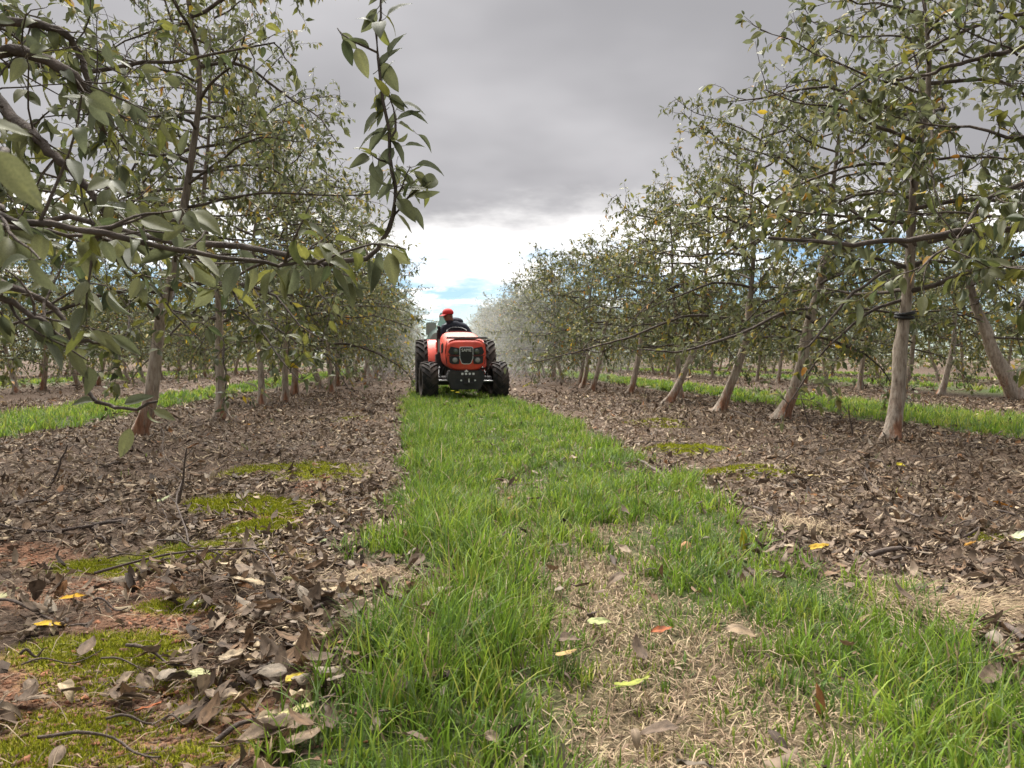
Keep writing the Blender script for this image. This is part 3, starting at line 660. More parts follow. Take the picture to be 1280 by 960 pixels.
# ------------------------------------------------------------------ apple trees
LEAFC = np.array([[.095, .110, .034], [.128, .140, .036], [.064, .082, .036], [.170, .172, .042], [.092, .112, .050], [.25, .215, .042], [.42, .30, .035], [.42, .20, .03]])
LEAFP = [.23, .22, .15, .15, .10, .09, .04, .02]
def gen_tree(seed, H=3.6, lean=(0, 0), r0=.062, n_limbs=26, spread=1.25, z0=.85, twigs=13, leaf_n=7.0, straight=1.3, bias=(1.15, 1.0), lod=4, size=1.0):
    g = np.random.default_rng(seed)
    lean = np.array([lean[0], lean[1]])
    ph = g.uniform(0, 6.28, 4)
    def stem(z):
        z = np.asarray(z, float)[:, None]
        off = lean * straight * (1 - np.exp(-z / straight)) + np.concatenate([.05 * np.sin(1.9 * z + ph[0]) + .02 * np.sin(4.3 * z + ph[1]), .05 * np.sin(1.7 * z + ph[2])], 1) * np.clip(z, 0, 1)
        return np.concatenate([off, z], 1)
    zt = np.concatenate([[-.06, 0, .04, .1, .2], np.linspace(.35, H, 22)])
    P = stem(zt); zc = np.clip(zt, 0, None)
    rr = r0 * (1 - .42 * np.clip(zc / 1.4, 0, 1)) * np.clip((H - zc) / (H - 1.2), 0.05, 1) ** .8 + .030 * np.exp(-zc / .07)
    rr = rr * g.uniform(.93, 1.08, len(zt))
    trunk = tubes(P[None], rr[None], 14)
    v = trunk[0]; ctr = np.repeat(P, 14, 0); rad = v - ctr; th = np.arctan2(rad[:, 1], rad[:, 0]); zz_ = v[:, 2:3]
    lump = .16 * np.sin(3 * th + 5 * v[:, 2] + ph[3]) * np.sin(4.1 * v[:, 2] + ph[0]) + .10 * np.sin(5 * th - 9 * v[:, 2] + ph[1])
    v += rad * (lump[:, None] * .8 + .38 * np.sin(4 * th + ph[2])[:, None] * np.exp(-np.clip(zz_, 0, None) / .09)) + g.normal(0, .0018, v.shape)
    limbs, tw, LP, LD, limb_of_leaf = [], [], [], [], []
    az0 = g.uniform(0, 6.28)
    for i in range(n_limbs):
        f = (i + g.random()) / n_limbs; z = z0 + (H - .2 - z0) * f
        az = az0 + i * 2.4 + g.normal(0, .35)
        L = spread * (1.25 - .58 * f) * g.uniform(.65, 1.25)
        d = np.array([math.cos(az) * bias[0], math.sin(az) * bias[1], g.uniform(.05, .5) + .5 * max(0, f - .6)]); d = unit(d)
        K = 13; st = L / (K - 1); p = stem([z])[0]; path = [p.copy()]
        droop = g.uniform(.0, .09) * (1.3 - f)
        for k in range(1, K):
            d = unit(d + g.normal(0, .14, 3) + np.array([0, 0, -droop + .03 * (k > 8)])); p = p + d * st; path.append(p.copy())
        path = np.array(path); rl = np.linspace(1, .22, K) * (.0065 + .0085 * L / spread) * g.uniform(.8, 1.25)
        limbs.append((path, rl)); mine = []
        nt = int(twigs * L / spread * g.uniform(.8, 1.3)) + 2
        for j in range(nt):
            t = .12 + .88 * (j + g.random()) / nt; q = t * (K - 1); a = min(int(q), K - 2); q0 = path[a] + (path[a + 1] - path[a]) * (q - a)
            ld = unit(path[a + 1] - path[a]); upr = g.random() < .3
            td = unit(ld * g.uniform(.2, .9) + g.normal(0, .62, 3) + np.array([0, 0, .75 if upr else g.uniform(-.35, .3)]))
            tl = g.uniform(.12, .50) * (1.15 - .35 * t) * (1.35 if upr and f > .5 else 1)
            KK = 6; pp = [q0]; x = q0.copy()
            for k in range(1, KK):
                td = unit(td + g.normal(0, .2, 3) + np.array([0, 0, -.03])); x = x + td * tl / (KK - 1); pp.append(x.copy())
            pp = np.array(pp); mine.append(pp)
            nl = max(3, int(leaf_n * tl / .3 * g.uniform(.5, 1.4)))
            s = np.concatenate([g.uniform(.1, 1, nl), [1, 1]]) * (KK - 1); b = np.clip(s.astype(int), 0, KK - 2)
            LP.append(pp[b] + (pp[b + 1] - pp[b]) * (s - b)[:, None])
            LD.append(unit(td * .45 + g.normal(0, .55, (nl + 2, 3)) + np.array([0, 0, -.42])))
            limb_of_leaf += [i] * (nl + 2)
        ns = int(8 * L / spread)                                           # spur leaves on the limb itself
        s = g.uniform(.25, 1, ns) * (K - 1); b = np.clip(s.astype(int), 0, K - 2)
        LP.append(path[b] + (path[b + 1] - path[b]) * (s - b)[:, None]); LD.append(unit(g.normal(0, .7, (ns, 3)) + np.array([0, 0, -.2]))); limb_of_leaf += [i] * ns
        tw.append(np.array(mine))
    P = np.concatenate(LP); D = np.concatenate(LD); n = len(P)
    N = unit(np.array([0, 0, 1.0]) + g.normal(0, .55, (n, 3)))
    L = g.uniform(.052, .108, n) * size; W = L * g.uniform(.40, .56, n)
    P = P + D * .012
    return dict(trunk=trunk, limbs=limbs, twigs=tw, P=P, D=D, N=N, L=L, W=W, T=pick(g, LEAFC, n, LEAFP, .2), fold=g.uniform(.1, .75, n), curl=g.normal(.55, .5, n),
                own=np.array(limb_of_leaf), rng=g, stem=stem, lod=lod)
def limb_mesh(t, i, sides=7):
    path, rl = t['limbs'][i]; ps = [tubes(path[None], rl[None], sides)]
    tw = t['twigs'][i]
    if len(tw):
        rad = np.linspace(.0044, .0017, tw.shape[1])[None] * np.ones((len(tw), 1)); ps.append(tubes(tw, rad, 3))
    v, f, _ = join(ps); return v, f
leaf_pool = []
_g = np.random.default_rng(77)
for i in range(26):
    c = LEAFC[_g.choice(len(LEAFC), p=LEAFP)] * _g.uniform(.85, 1.15)
    leaf_pool.append((c, leaf_single('apple_leaf', _g, c, _g.uniform(.15, .8), _g.normal(.6, .5), M_LEAF, _g.uniform(.44, .56), .004, .03)))
def crown_mesh(t, keep=None):
    k = np.ones(len(t['P']), bool) if keep is None else keep
    V, F, T = leaf_batch(t['P'][k], t['D'][k], t['N'][k], t['L'][k], t['W'][k], t['fold'][k], t['curl'][k], t['T'][k], t['rng'], t['lod'])
    return new_mesh('crown', V, F, M_LEAF, T)
def add_leaf(parent, P, D, N, L, c, g):
    j = int(np.argmin([np.abs(cc - c).sum() + g.random() * .05 for cc, _ in leaf_pool]))
    o = link('leaf', leaf_pool[j][1], parent); o.matrix_basis = frame_matrix(P, D, N, L); return o
def near_tree(x, y, label, leaves_n, seed, extra_limbs=(), **kw):
    t = gen_tree(seed, lod=4 if y < 6.5 else 3, **kw); z = float(height(x, y))
    root = empty('apple_tree', (x, y, z)); tag(root, label, 'tree')
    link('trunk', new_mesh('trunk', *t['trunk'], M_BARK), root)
    kids = []
    for i in range(len(t['limbs'])):
        kids.append(link('branch', new_mesh('branch', *limb_mesh(t, i), M_LIMB), root))
    Pw = t['P'] + np.array([x, y, z]); px, py, w = project(Pw + t['D'] * t['L'][:, None] * .5)
    size = t['L'] / np.maximum(w, .1) * ((px > -20) & (px < 1300) & (py > -20) & (py < 980) & (w > .2))
    ch = np.argsort(-size)[:leaves_n]; ch = ch[size[ch] > 0]; keep = np.ones(len(size), bool); keep[ch] = False
    for i in ch: add_leaf(kids[t['own'][i]], t['P'][i], t['D'][i], t['N'][i], t['L'][i], t['T'][i], t['rng'])
    cr = link('crown', crown_mesh(t, keep), root); cr['kind'] = 'stuff'
    return root, t
def hand_limb(root, pts, r, g, twig_n=0, leaf_n=0, leaf_L=.075, leaves=(), twl=.18, r1=.35):
    """a limb drawn through given world points (limb of the tree ROOT), with its twigs and single leaves"""
    o = np.array(root.location); P = np.array(pts) - o; k = 26
    s = np.linspace(0, len(P) - 1, k); i0 = np.clip(s.astype(int), 0, len(P) - 2); f = (s - i0)[:, None]
    Pp = np.vstack([P[:1], P, P[-1:]]); a, b, c, d = Pp[i0], Pp[i0 + 1], Pp[i0 + 2], Pp[i0 + 3]      # Catmull-Rom
    Q = .5 * ((2 * b) + (-a + c) * f + (2 * a - 5 * b + 4 * c - d) * f ** 2 + (-a + 3 * b - 3 * c + d) * f ** 3)
    Q += g.normal(0, .004, Q.shape) * (np.linspace(0, 1, k)[:, None] > .02)
    ps = [tubes(Q[None], (r * np.linspace(1, r1, k) * g.uniform(.9, 1.12, k))[None], 9)]
    lv = []
    for j in range(twig_n):
        q = g.uniform(k * .25, k - 2); a = int(q); q0 = Q[a] + (Q[a + 1] - Q[a]) * (q - a); td = unit(unit(Q[a + 1] - Q[a]) * .6 + g.normal(0, .6, 3) + np.array([0, 0, .15])); pp = [q0]; x = q0.copy()
        for _ in range(5): td = unit(td + g.normal(0, .2, 3)); x = x + td * twl * g.uniform(.5, 1.4) / 5; pp.append(x.copy())
        ps.append(tubes(np.array(pp)[None], np.linspace(.0035, .0015, 6)[None], 5))
        for m in range(g.integers(3, 7)): lv.append((pp[g.integers(2, 6)], unit(td * .5 + g.normal(0, .5, 3) + np.array([0, 0, -.5]))))
    for j in range(leaf_n):
        q = g.uniform(k * .3, k - 1.01); a = int(q); lv.append((Q[a] + (Q[a + 1] - Q[a]) * (q - a), unit(g.normal(0, .5, 3) + np.array([0, 0, -.55]))))
    v, f, _ = join(ps); ob = link('branch', new_mesh('branch', v, f, M_LIMB), root)
    for (p, d) in lv:
        add_leaf(ob, p + d * .015, d, unit(np.array([0, -.5, .8]) + g.normal(0, .5, 3)), leaf_L * g.uniform(.7, 1.2), LEAFC[g.choice(len(LEAFC), p=LEAFP)] * g.uniform(.85, 1.2), g)
    for (p, d, nn, L, c) in leaves:
        add_leaf(ob, np.array(p) - o, np.array(d), np.array(nn), L, np.array(c), g)
    return ob
gH = np.random.default_rng(404)
# --- trees standing just outside the left edge, reaching in
L00, _ = near_tree(-2.45, 1.55, 'apple tree just outside the left edge with a long large-leaved shoot crossing low', 20, 901, H=3.5, n_limbs=18, spread=.85, z0=1.1)
hand_limb(L00, [(-2.40, 1.55, 1.15), at(-120, 235, 1.42), at(0, 268, 1.36), at(150, 298, 1.40), at(290, 324, 1.5), at(360, 327, 1.6), at(415, 326, 1.68)], .008, gH, 9, 30, .064, r1=.3)
hand_limb(L00, [(-2.40, 1.6, 1.05), at(-100, 270, 1.5), at(0, 284, 1.46), at(90, 292, 1.5), at(160, 303, 1.55), at(235, 322, 1.65), at(330, 330, 1.7)], .0055, gH, 7, 22, .064, r1=.3)
G1, G2 = (.13, .155, .045), (.10, .13, .06)
hand_limb(L00, [(-2.40, 1.5, 1.20), at(-160, 170, 1.0), at(-60, 185, .78), at(-15, 190, .70)], .006, gH, 0, 0, leaves=[(at(-8, 188, .70), (.55, .1, -.75), (.2, -1, .1), .06, (.36, .31, .08)), (at(-40, 260, .75), (.6, .1, -.5), (.1, -.9, .4), .05, G2), (at(-30, 150, .8), (.8, .1, -.2), (.0, -.5, .8), .05, G1)])
hand_limb(L00, [(-2.40, 1.6, 1.0), at(-140, 330, 1.75), at(0, 372, 1.7), at(50, 402, 1.72), at(85, 428, 1.75), at(135, 425, 1.8)], .009, gH, 5, 14, .066)
hand_limb(L00, [(-2.36, 1.6, .95), at(-120, 340, 1.9), at(10, 360, 1.9), at(78, 395, 1.92), at(98, 450, 1.9), at(112, 495, 1.88), at(150, 507, 1.86), at(198, 503, 1.85)], .009, gH, 1, 3, .075, leaves=[
    (at(155, 505, 1.85), (.9, 0, .25), (.1, -.8, .6), .07, (.07, .10, .07)), (at(192, 512, 1.86), (.8, 0, -.4), (.2, -.8, .5), .055, (.20, .22, .06)), (at(163, 535, 1.87), (-.3, 0, -.9), (.4, -.9, .1), .075, (.34, .36, .15))])
# --- second tree, trunk just left of the frame
L0, _ = near_tree(-2.40, 4.0, 'leafy apple tree whose thick curved limbs cross the top left corner', 280, 902, H=4.4, n_limbs=38, spread=1.5, z0=1.0, lean=(.08, 0), twigs=13, leaf_n=6.8)
hand_limb(L0, [(-2.33, 4.0, 1.5), at(-120, 90, 3.2), at(0, 64, 2.9), at(45, 70, 2.85), at(85, 92, 2.85), at(112, 118, 2.9), at(125, 150, 2.95), at(130, 175, 3.0)], .026, gH, 15, 18, .075, r1=.45, twl=.35)
hand_limb(L0, [(-2.35, 4.0, 1.8), at(-60, 30, 3.3), at(0, 28, 3.1), at(45, 30, 3.05), at(78, 42, 3.05), at(97, 62, 3.1), at(108, 92, 3.1), at(118, 125, 3.1), at(124, 160, 3.1)], .02, gH, 13, 16, .075, r1=.4, twl=.35)
hand_limb(L0, [(-2.36, 4.0, 1.25), at(-40, 120, 3.2), at(30, 160, 2.7), at(70, 195, 2.6), at(110, 235, 2.6), at(150, 290, 2.6)], .022, gH, 14, 20, .078, r1=.4, twl=.35)
hand_limb(L0, [(-2.34, 4.0, 1.2), at(60, 270, 3.0), at(190, 300, 2.5), at(260, 305, 2.3), at(330, 312, 2.2), at(390, 326, 2.15), at(430, 327, 2.1), at(470, 316, 2.1), at(490, 280, 2.1), at(494, 235, 2.1),
               at(490, 200, 2.1), at(484, 150, 2.1), at(474, 100, 2.1), at(470, 50, 2.1), at(474, 15, 2.1), at(480, -25, 2.1)], .0105, gH, 9, 22, .075, r1=.25, twl=.13, leaves=[
    (at(a, b, 2.1), (dx, dy, dz), (nx, -.6, nz), L, (.075, .095, .05)) for (a, b, dx, dy, dz, nx, nz, L) in [
        (462, 60, -.8, 0, .45, .3, .8, .075), (474, 85, .6, 0, .75, -.5, .5, .085), (484, 20, .7, 0, .7, -.4, .6, .08), (478, 100, .2, .2, .9, -.8, .3, .075), (486, 70, .45, 0, .85, -.7, .4, .08),
        (482, 120, .75, -.1, -.4, .2, .8, .07), (500, 128, .9, 0, -.15, .1, .9, .075), (505, 140, .9, 0, -.25, .1, .9, .07), (496, 150, .75, 0, .3, -.1, .9, .075), (494, 140, -.4, 0, -.8, .6, .3, .07),
        (506, 182, .95, 0, .1, .0, .9, .055), (522, 168, .7, 0, -.6, .3, .8, .06), (496, 205, -.1, 0, -.9, .8, .1, .075), (500, 216, .6, 0, -.7, .5, .6, .085), (508, 214, .95, 0, -.15, .1, .9, .07),
        (484, 160, -.6, .2, -.6, .3, .6, .085), (478, 140, -.75, 0, -.45, .3, .8, .08), (476, 165, -.8, .2, -.3, .1, .8, .08), (470, 120, .15, .1, -.95, .9, .2, .08), (492, 185, -.5, -.2, -.7, .5, .5, .075), (488, 175, .5, -.1, -.7, .5, .6, .075),
        (470, 30, -.7, 0, .5, .3, .8, .06), (474, 8, .6, 0, .65, -.5, .5, .085), (477, -5, -.4, 0, .8, .5, .4, .08), (494, 240, .4, 0, -.8, .5, .5, .05), (490, 230, -.6, 0, -.5, .4, .6, .06), (480, 110, -.3, 0, -.9, .6, .2, .07),
        (430, 330, .1, 0, -.95, .8, .2, .085), (470, 322, -.15, .1, -.98, .8, .1, .10), (462, 326, .3, .1, -.9, .5, .2, .09), (380, 322, .35, 0, -.9, .5, .4, .09), (340, 318, .0, .1, -.95, .7, .4, .085), (300, 312, .5, 0, -.8, .3, .5, .09)]])
# --- the right neighbour outside the frame
R0, _ = near_tree(3.55, 3.75, 'apple tree outside the right edge with a long grey limb reaching in', 260, 903, H=4.1, n_limbs=30, spread=1.4, z0=1.1, lean=(.05, 0))
hand_limb(R0, [(3.58, 3.75, 1.28), at(1330, 283, 3.6), at(1280, 285, 3.55), at(1220, 288, 3.5), at(1150, 299, 3.45), at(1085, 305, 3.4), at(1030, 304, 3.38), at(960, 296, 3.35)], .021, gH, 7, 8, .072, r1=.35, twl=.25)
hand_limb(R0, [(3.60, 3.75, 1.75), at(1340, 40, 3.9), at(1280, 58, 3.9), at(1210, 76, 3.9), at(1160, 92, 4.0), at(1120, 100, 4.0)], .018, gH, 7, 8, .072, r1=.4, twl=.28)
# --- first trees in view, left row
L1, _ = near_tree(*gnd(172, 553), 'nearest apple tree with visible trunk in the left row, pale trunk leaning right', 280, 911, H=4.6, n_limbs=40, spread=1.6, z0=.95, lean=(.38, .05), r0=.062, twigs=13, leaf_n=6.8)
L2, _ = near_tree(*gnd(277, 526), 'second apple tree along the left row, upright grey trunk with reddish foot', 120, 912, H=4.6, n_limbs=38, spread=1.6, z0=.9, lean=(-.08, 0), r0=.055)
L3, _ = near_tree(*gnd(326, 508), 'third apple tree along the left row, thin upright trunk', 60, 913, H=4.5, n_limbs=36, spread=1.6, z0=.85, lean=(-.04, .05), r0=.05)
L4, _ = near_tree(*gnd(356, 504), 'fourth apple tree along the left row, close behind the third', 40, 914, H=4.4, n_limbs=34, spread=1.5, z0=.85, lean=(.06, .0), r0=.05)
# --- right row
R1, tR1 = near_tree(*gnd(1113, 560), 'nearest apple tree of the right row, pale trunk with a black tie band', 280, 921, H=4.2, n_limbs=38, spread=1.55, z0=1.05, lean=(.24, .1), r0=.06, twigs=13, leaf_n=6.8)
R2, _ = near_tree(*gnd(975, 528), 'second apple tree of the right row, leaning away from the grass', 150, 922, H=3.8, n_limbs=34, spread=1.5, z0=.85, lean=(.50, 0), r0=.07)
R3, _ = near_tree(*gnd(898, 519), 'third apple tree of the right row, slimmer leaning trunk with brown foot', 80, 923, H=3.6, n_limbs=30, spread=1.45, z0=.85, lean=(.42, 0), r0=.058)
R4, _ = near_tree(*gnd(834, 507), 'steeply leaning reddish apple tree, fourth in the right row', 60, 924, H=3.3, n_limbs=30, spread=1.45, z0=.8, lean=(.75, .1), r0=.058, straight=.9)
R5, _ = near_tree(*gnd(852, 501), 'fifth apple tree of the right row with a dark upright trunk', 40, 925, H=3.3, n_limbs=28, spread=1.4, z0=.85, lean=(-.15, 0), r0=.05)
R6, _ = near_tree(*gnd(787, 494), 'sixth apple tree of the right row, trunk leaning right', 40, 926, H=3.25, n_limbs=28, spread=1.4, z0=.85, lean=(.36, 0), r0=.058)
# drooping limbs that show low in the right row
hand_limb(R1, [(R1.location.x + .27, R1.location.y + .1, 1.42), at(1120, 335, 5.7), at(1075, 360, 5.5), at(1045, 390, 5.4), at(1015, 428, 5.3), at(1005, 436, 5.3)], .016, gH, 5, 8, .072, r1=.35, twl=.3)
hand_limb(R2, [(R2.location.x + .38, R2.location.y, 1.1), at(985, 390, 7.6), at(930, 415, 7.3), at(880, 432, 7.1), at(840, 440, 7.0), at(800, 436, 7.0)], .02, gH, 9, 10, .07, r1=.3, twl=.35)
hand_limb(R3, [(R3.location.x + .33, R3.location.y, 1.15), at(860, 395, 9.0), at(790, 420, 8.8), at(720, 440, 8.8), at(660, 455, 8.9)], .018, gH, 9, 10, .07, r1=.3, twl=.4)
# black tie on the nearest right trunk
def tie(root, t, z):
    c = t['stem']([z, z + .06]); ps = []
    for k, zz_ in enumerate((z, z + .028)):
        cc = t['stem']([zz_])[0]; a = np.linspace(0, 2 * np.pi, 25)
        P = np.stack([cc[0] + .062 * np.cos(a), cc[1] + .062 * np.sin(a), zz_ + .010 * np.sin(a + k)], -1); ps.append(tubes(P[None], np.full((1, 25), .014), 7))
    v, f, _ = join(ps); link('tie_band', new_mesh('tie_band', v, f, mat('black_rubber', (.012, .012, .013), .6)), root)
tie(R1, tR1, .97)
# root litter skirt at the first left trunk is part of the litter; the big leaning trunk of the second right row:
LEAN, _ = near_tree(9.45, 11.6, 'thick dark trunk leaning steeply left at the right edge', 20, 931, H=3.4, n_limbs=22, spread=1.3, z0=1.0, lean=(-.62, .1), r0=.125, straight=2.2)

# --- the rest of the orchard: six trees copied down the rows
protos = []
for k in range(7):
    t = gen_tree(950 + k, H=3.15 + .12 * (k % 4), n_limbs=27, spread=1.4, z0=.72, lean=((.34, .1, .22, -.12, .46, .02, -.3)[k], (.05, -.1, 0, .1, 0, -.08, .12)[k]), r0=.052, lod=3)
    V, F, _ = join([limb_mesh(t, i, 5) for i in range(len(t['limbs']))])
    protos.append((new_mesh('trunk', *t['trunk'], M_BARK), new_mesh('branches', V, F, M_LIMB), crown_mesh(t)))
rngT = np.random.default_rng(61)
def copy_tree(k, x, y, rz, s, label, group):
    root = empty('apple_tree', (x, y, float(height(x, y))), rz); root.scale = (s, s, s * rngT.uniform(.94, 1.05)); tag(root, label, 'tree', group)
    for nm, me in zip(('trunk', 'branches', 'crown'), protos[k]):
        o = link(nm, me, root)
        if nm == 'crown': o['kind'] = 'stuff'
ORDN = ['first', 'second', 'third', 'fourth', 'fifth', 'sixth', 'seventh', 'eighth', 'ninth', 'tenth', 'eleventh', 'twelfth']
ORD = ['fifth', 'sixth', 'seventh', 'eighth', 'ninth', 'tenth', 'eleventh', 'twelfth', 'thirteenth', 'fourteenth', 'fifteenth', 'sixteenth']
def row(x, y0, y1, names, far, group, flip=False):
    y, i = y0, 0
    while y < y1:
        lab = f'{ORD[i + names[1]]} apple tree {names[0]}' if names and i + names[1] < len(ORD) else far
        if not names and i < len(ORDN): lab = far.replace('apple tree', ORDN[i] + ' nearest apple tree', 1)
        rz = rngT.normal(0, .35) + (math.pi if flip and rngT.random() < .5 else 0)
        copy_tree(int(rngT.integers(7)), x + rngT.normal(0, .12), y, rz, rngT.uniform(.92, 1.06) * (1.14 if x == -2.3 else 1), lab, group)
        y += rngT.uniform(1.25, 1.75); i += 1
row(-2.3, 14.1, 58, ('counting from the nearest trunk of the left row', 0), 'small apple tree far down the left row beside the tractor', 'trees of the left row', True)
row(3.5, 15.8, 58, ('counting from the black-banded trunk of the right row', 2), 'small apple tree far down the right row in the pale spray', 'trees of the right row')
row(-8.2, 12.0, 50, None, 'apple tree in the second row seen behind the left row', 'trees of the second left row', True)
row(9.35, 13.4, 50, None, 'apple tree in the second row seen behind the right row', 'trees of the second right row', True)
row(-14.0, 22.0, 52, None, 'apple tree in the third row deep behind the left rows', 'trees of the third left row', True)
row(15.2, 18.0, 52, None, 'apple tree in the third row deep behind the right rows', 'trees of the third right row', True)
# far orchard: one mass of foliage
rngF = np.random.default_rng(88)
n = 17000; xx = rngF.uniform(-75, 85, n); yy = rngF.uniform(54, 72, n); yy = np.where(np.abs(xx) > 24, rngF.uniform(34, 60, n), yy)
k = ~((xx > -1.6) & (xx < 2.6) & (rngF.random(n) < .5)); xx, yy = xx[k], yy[k]; n = len(xx)
topz = 3.2 + .35 * np.sin(xx * 1.9) + .3 * np.sin(xx * .7 + 1)
zf = .12 + (topz - .12) * rngF.beta(1.1, 1.6, n)
D = unit(rngF.normal(0, 1, (n, 3))); N = unit(rngF.normal(0, 1, (n, 3)))
V, F, T = leaf_batch(np.stack([xx, yy, zf], -1), D, N, rngF.uniform(.28, .55, n), rngF.uniform(.13, .27, n), np.full(n, .3), np.full(n, .3), pick(rngF, LEAFC, n, LEAFP, .25), rngF, 3)
tag(link('far_orchard_foliage', new_mesh('far_orchard_foliage', V, F, M_LEAF, T)), 'hazy mass of orchard foliage far behind the rows', 'far orchard', kind='stuff')

# ------------------------------------------------------------------ tractor, driver, sprayer
M_RED = mat('tractor_red', (.72, .066, .036), .55, coat=.08, noise=.28, nscale=5, bump=.08, bscale=9)
def dusty(m, dust, amount):
    N, L = m.node_tree.nodes, m.node_tree.links; p = N['Principled BSDF']; src = p.inputs['Base Color'].links[0].from_socket
    t = N.new('ShaderNodeTexCoord'); n = N.new('ShaderNodeTexNoise'); n.inputs['Scale'].default_value = 3.5; n.inputs['Detail'].default_value = 8; n.inputs['Roughness'].default_value = .7
    L.new(t.outputs['Object'], n.inputs[0]); r = N.new('ShaderNodeMapRange'); L.new(n.outputs[0], r.inputs[0]); r.inputs[1].default_value = .42; r.inputs[2].default_value = .72; r.inputs[4].default_value = amount
    mx = N.new('ShaderNodeMix'); mx.data_type = 'RGBA'; L.new(r.outputs[0], mx.inputs[0]); L.new(src, mx.inputs[6]); mx.inputs[7].default_value = (*dust, 1); L.new(mx.outputs[2], p.inputs['Base Color'])
dusty(M_RED, (.44, .24, .17), .30)
M_DARK = mat('black_plastic', (.018, .018, .02), .55, noise=.3, nscale=9)
M_IRON = mat('dark_iron', (.014, .015, .018), .65, noise=.45, nscale=12)
M_TYRE = mat('tyre_rubber', (.022, .021, .022), .88, noise=.55, nscale=7)
M_GREY = mat('grey_trim', (.17, .175, .18), .5, noise=.15, nscale=10)
M_SILV = mat('silver', (.6, .6, .6), .35, .6)
M_LENS = mat('lamp_lens', (.30, .31, .31), .2, spec=.8)
M_LENSD = mat('dark_lamp_lens', (.06, .075, .06), .2, spec=.8)
M_WHT = mat('white_paint', (.75, .75, .74), .5)
M_AMB = mat('amber_lens', (.75, .22, .02), .3)
M_TEAL = mat('pale_green_plastic', (.30, .42, .38), .55, noise=.12, nscale=4)

def bm_obj(name, bm, m, parent=None, smooth=True, bevel=0.0, segs=2):
    if bevel > 0:
        bmesh.ops.bevel(bm, geom=bm.edges[:], offset=bevel, segments=segs, affect='EDGES', clamp_overlap=True)
    bmesh.ops.recalc_face_normals(bm, faces=bm.faces)
    me = bpy.data.meshes.new(name); bm.to_mesh(me); bm.free(); me.materials.append(m)
    if smooth:
        me.polygons.foreach_set('use_smooth', np.ones(len(me.polygons), bool)); me.set_sharp_from_angle(angle=R(38))
    return link(name, me, parent)
def box(bm, c, s, rot=None):
    r = bmesh.ops.create_cube(bm, size=1.0, matrix=Matrix.Translation(c) @ (rot or Matrix()) @ Matrix.Diagonal((*s, 1)))
    return r['verts']
def cyl(bm, c, r1, r2, h, axis='Z', seg=20):
    rot = {'Z': Matrix(), 'X': Matrix.Rotation(R(90), 4, 'Y'), 'Y': Matrix.Rotation(R(90), 4, 'X')}[axis]
    bmesh.ops.create_cone(bm, cap_ends=True, segments=seg, radius1=r1, radius2=r2, depth=h, matrix=Matrix.Translation(c) @ rot)
def B(name, c, s, m, parent, bevel=.01, rot=None):
    bm = bmesh.new(); box(bm, c, s, rot); return bm_obj(name, bm, m, parent, True, bevel)
def prism(bm, pts, y0, y1):
    """an outline in x,z pushed from y0 to y1"""
    a = [bm.verts.new((x, y0, z)) for x, z in pts]; b = [bm.verts.new((x, y1, z)) for x, z in pts]; n = len(pts)
    bm.faces.new(a); bm.faces.new(b[::-1])
    for i in range(n): bm.faces.new((a[i], b[i], b[(i + 1) % n], a[(i + 1) % n]))
def loft(bm, rings, cap=True):
    vs = [[bm.verts.new(p) for p in r] for r in rings]; n = len(rings[0])
    for a, b in zip(vs[:-1], vs[1:]):
        for i in range(n): bm.faces.new((a[i], a[(i + 1) % n], b[(i + 1) % n], b[i]))
    if cap: bm.faces.new(vs[0][::-1]); bm.faces.new(vs[-1])
def lathe_x(bm, prof, seg=40):
    """profile of (x, radius) turned about the X axis"""
    rings = [[bm.verts.new((x, r * math.cos(2 * math.pi * i / seg), r * math.sin(2 * math.pi * i / seg))) for i in range(seg)] for x, r in prof]
    for a, b in zip(rings[:-1], rings[1:]):
        for i in range(seg): bm.faces.new((a[i], a[(i + 1) % seg], b[(i + 1) % seg], b[i]))
def wheel(name, parent, c, r, w, lugs, rim, steer=0):
    root = empty(name, c, steer); root.parent = parent
    bm = bmesh.new(); h = w / 2
    lathe_x(bm, [(-h * .55, r * .56), (-h * .9, r * .62), (-h, r * .78), (-h * .93, r * .88), (-h * .75, r * .925), (0, r * .94), (h * .75, r * .925), (h * .93, r * .88), (h, r * .78), (h * .9, r * .62), (h * .55, r * .56)])
    for k in range(lugs):                           # chevron bars
        for sd in (-1, 1):
            a0 = 2 * math.pi * (k + (.5 if sd > 0 else 0)) / lugs; n = 5; ring = []
            for j in range(n):
                t = j / (n - 1); x = sd * (.03 * h + t * h * .95); a = a0 - t * .34 * (1.0 if r > .4 else 1.25); rb = r * (.915 - .06 * t ** 3); rt = r * (1.0 - .05 * t ** 3); hw = .035 + .012 * t
                ring.append([(x, rr * math.cos(a + q), rr * math.sin(a + q)) for rr, q in ((rb, -hw), (rt, -hw * .75), (rt, hw * .75), (rb, hw))])
            loft(bm, ring)
    bm_obj('tyre', bm, M_TYRE, root)
    bm = bmesh.new()
    lathe_x(bm, [(-h * .5, r * .565), (-h * .62, r * .54), (-h * .3, r * .48), (-h * .15, r * .2), (-h * .3, r * .16), (-h * .3, .001)], 28)
    lathe_x(bm, [(h * .5, r * .565), (h * .62, r * .54), (h * .3, r * .48), (h * .15, r * .2), (h * .3, r * .16), (h * .3, .001)], 28)
    bm_obj('rim', bm, rim, root)
    return root
dusty(M_TYRE, (.16, .11, .075), .6); dusty(M_IRON, (.14, .10, .07), .25)
TX, TY, TYAW = 0.51, 12.62, R(3)
tractor = empty('tractor', (TX, TY, 0.0), TYAW)
tag(tractor, 'red orchard tractor driving toward the viewer on the grass strip', 'tractor')
for sx in (-1, 1): wheel('front_wheel', tractor, (sx * .57, 0, .322), .322, .262, 17, M_IRON, R(4))
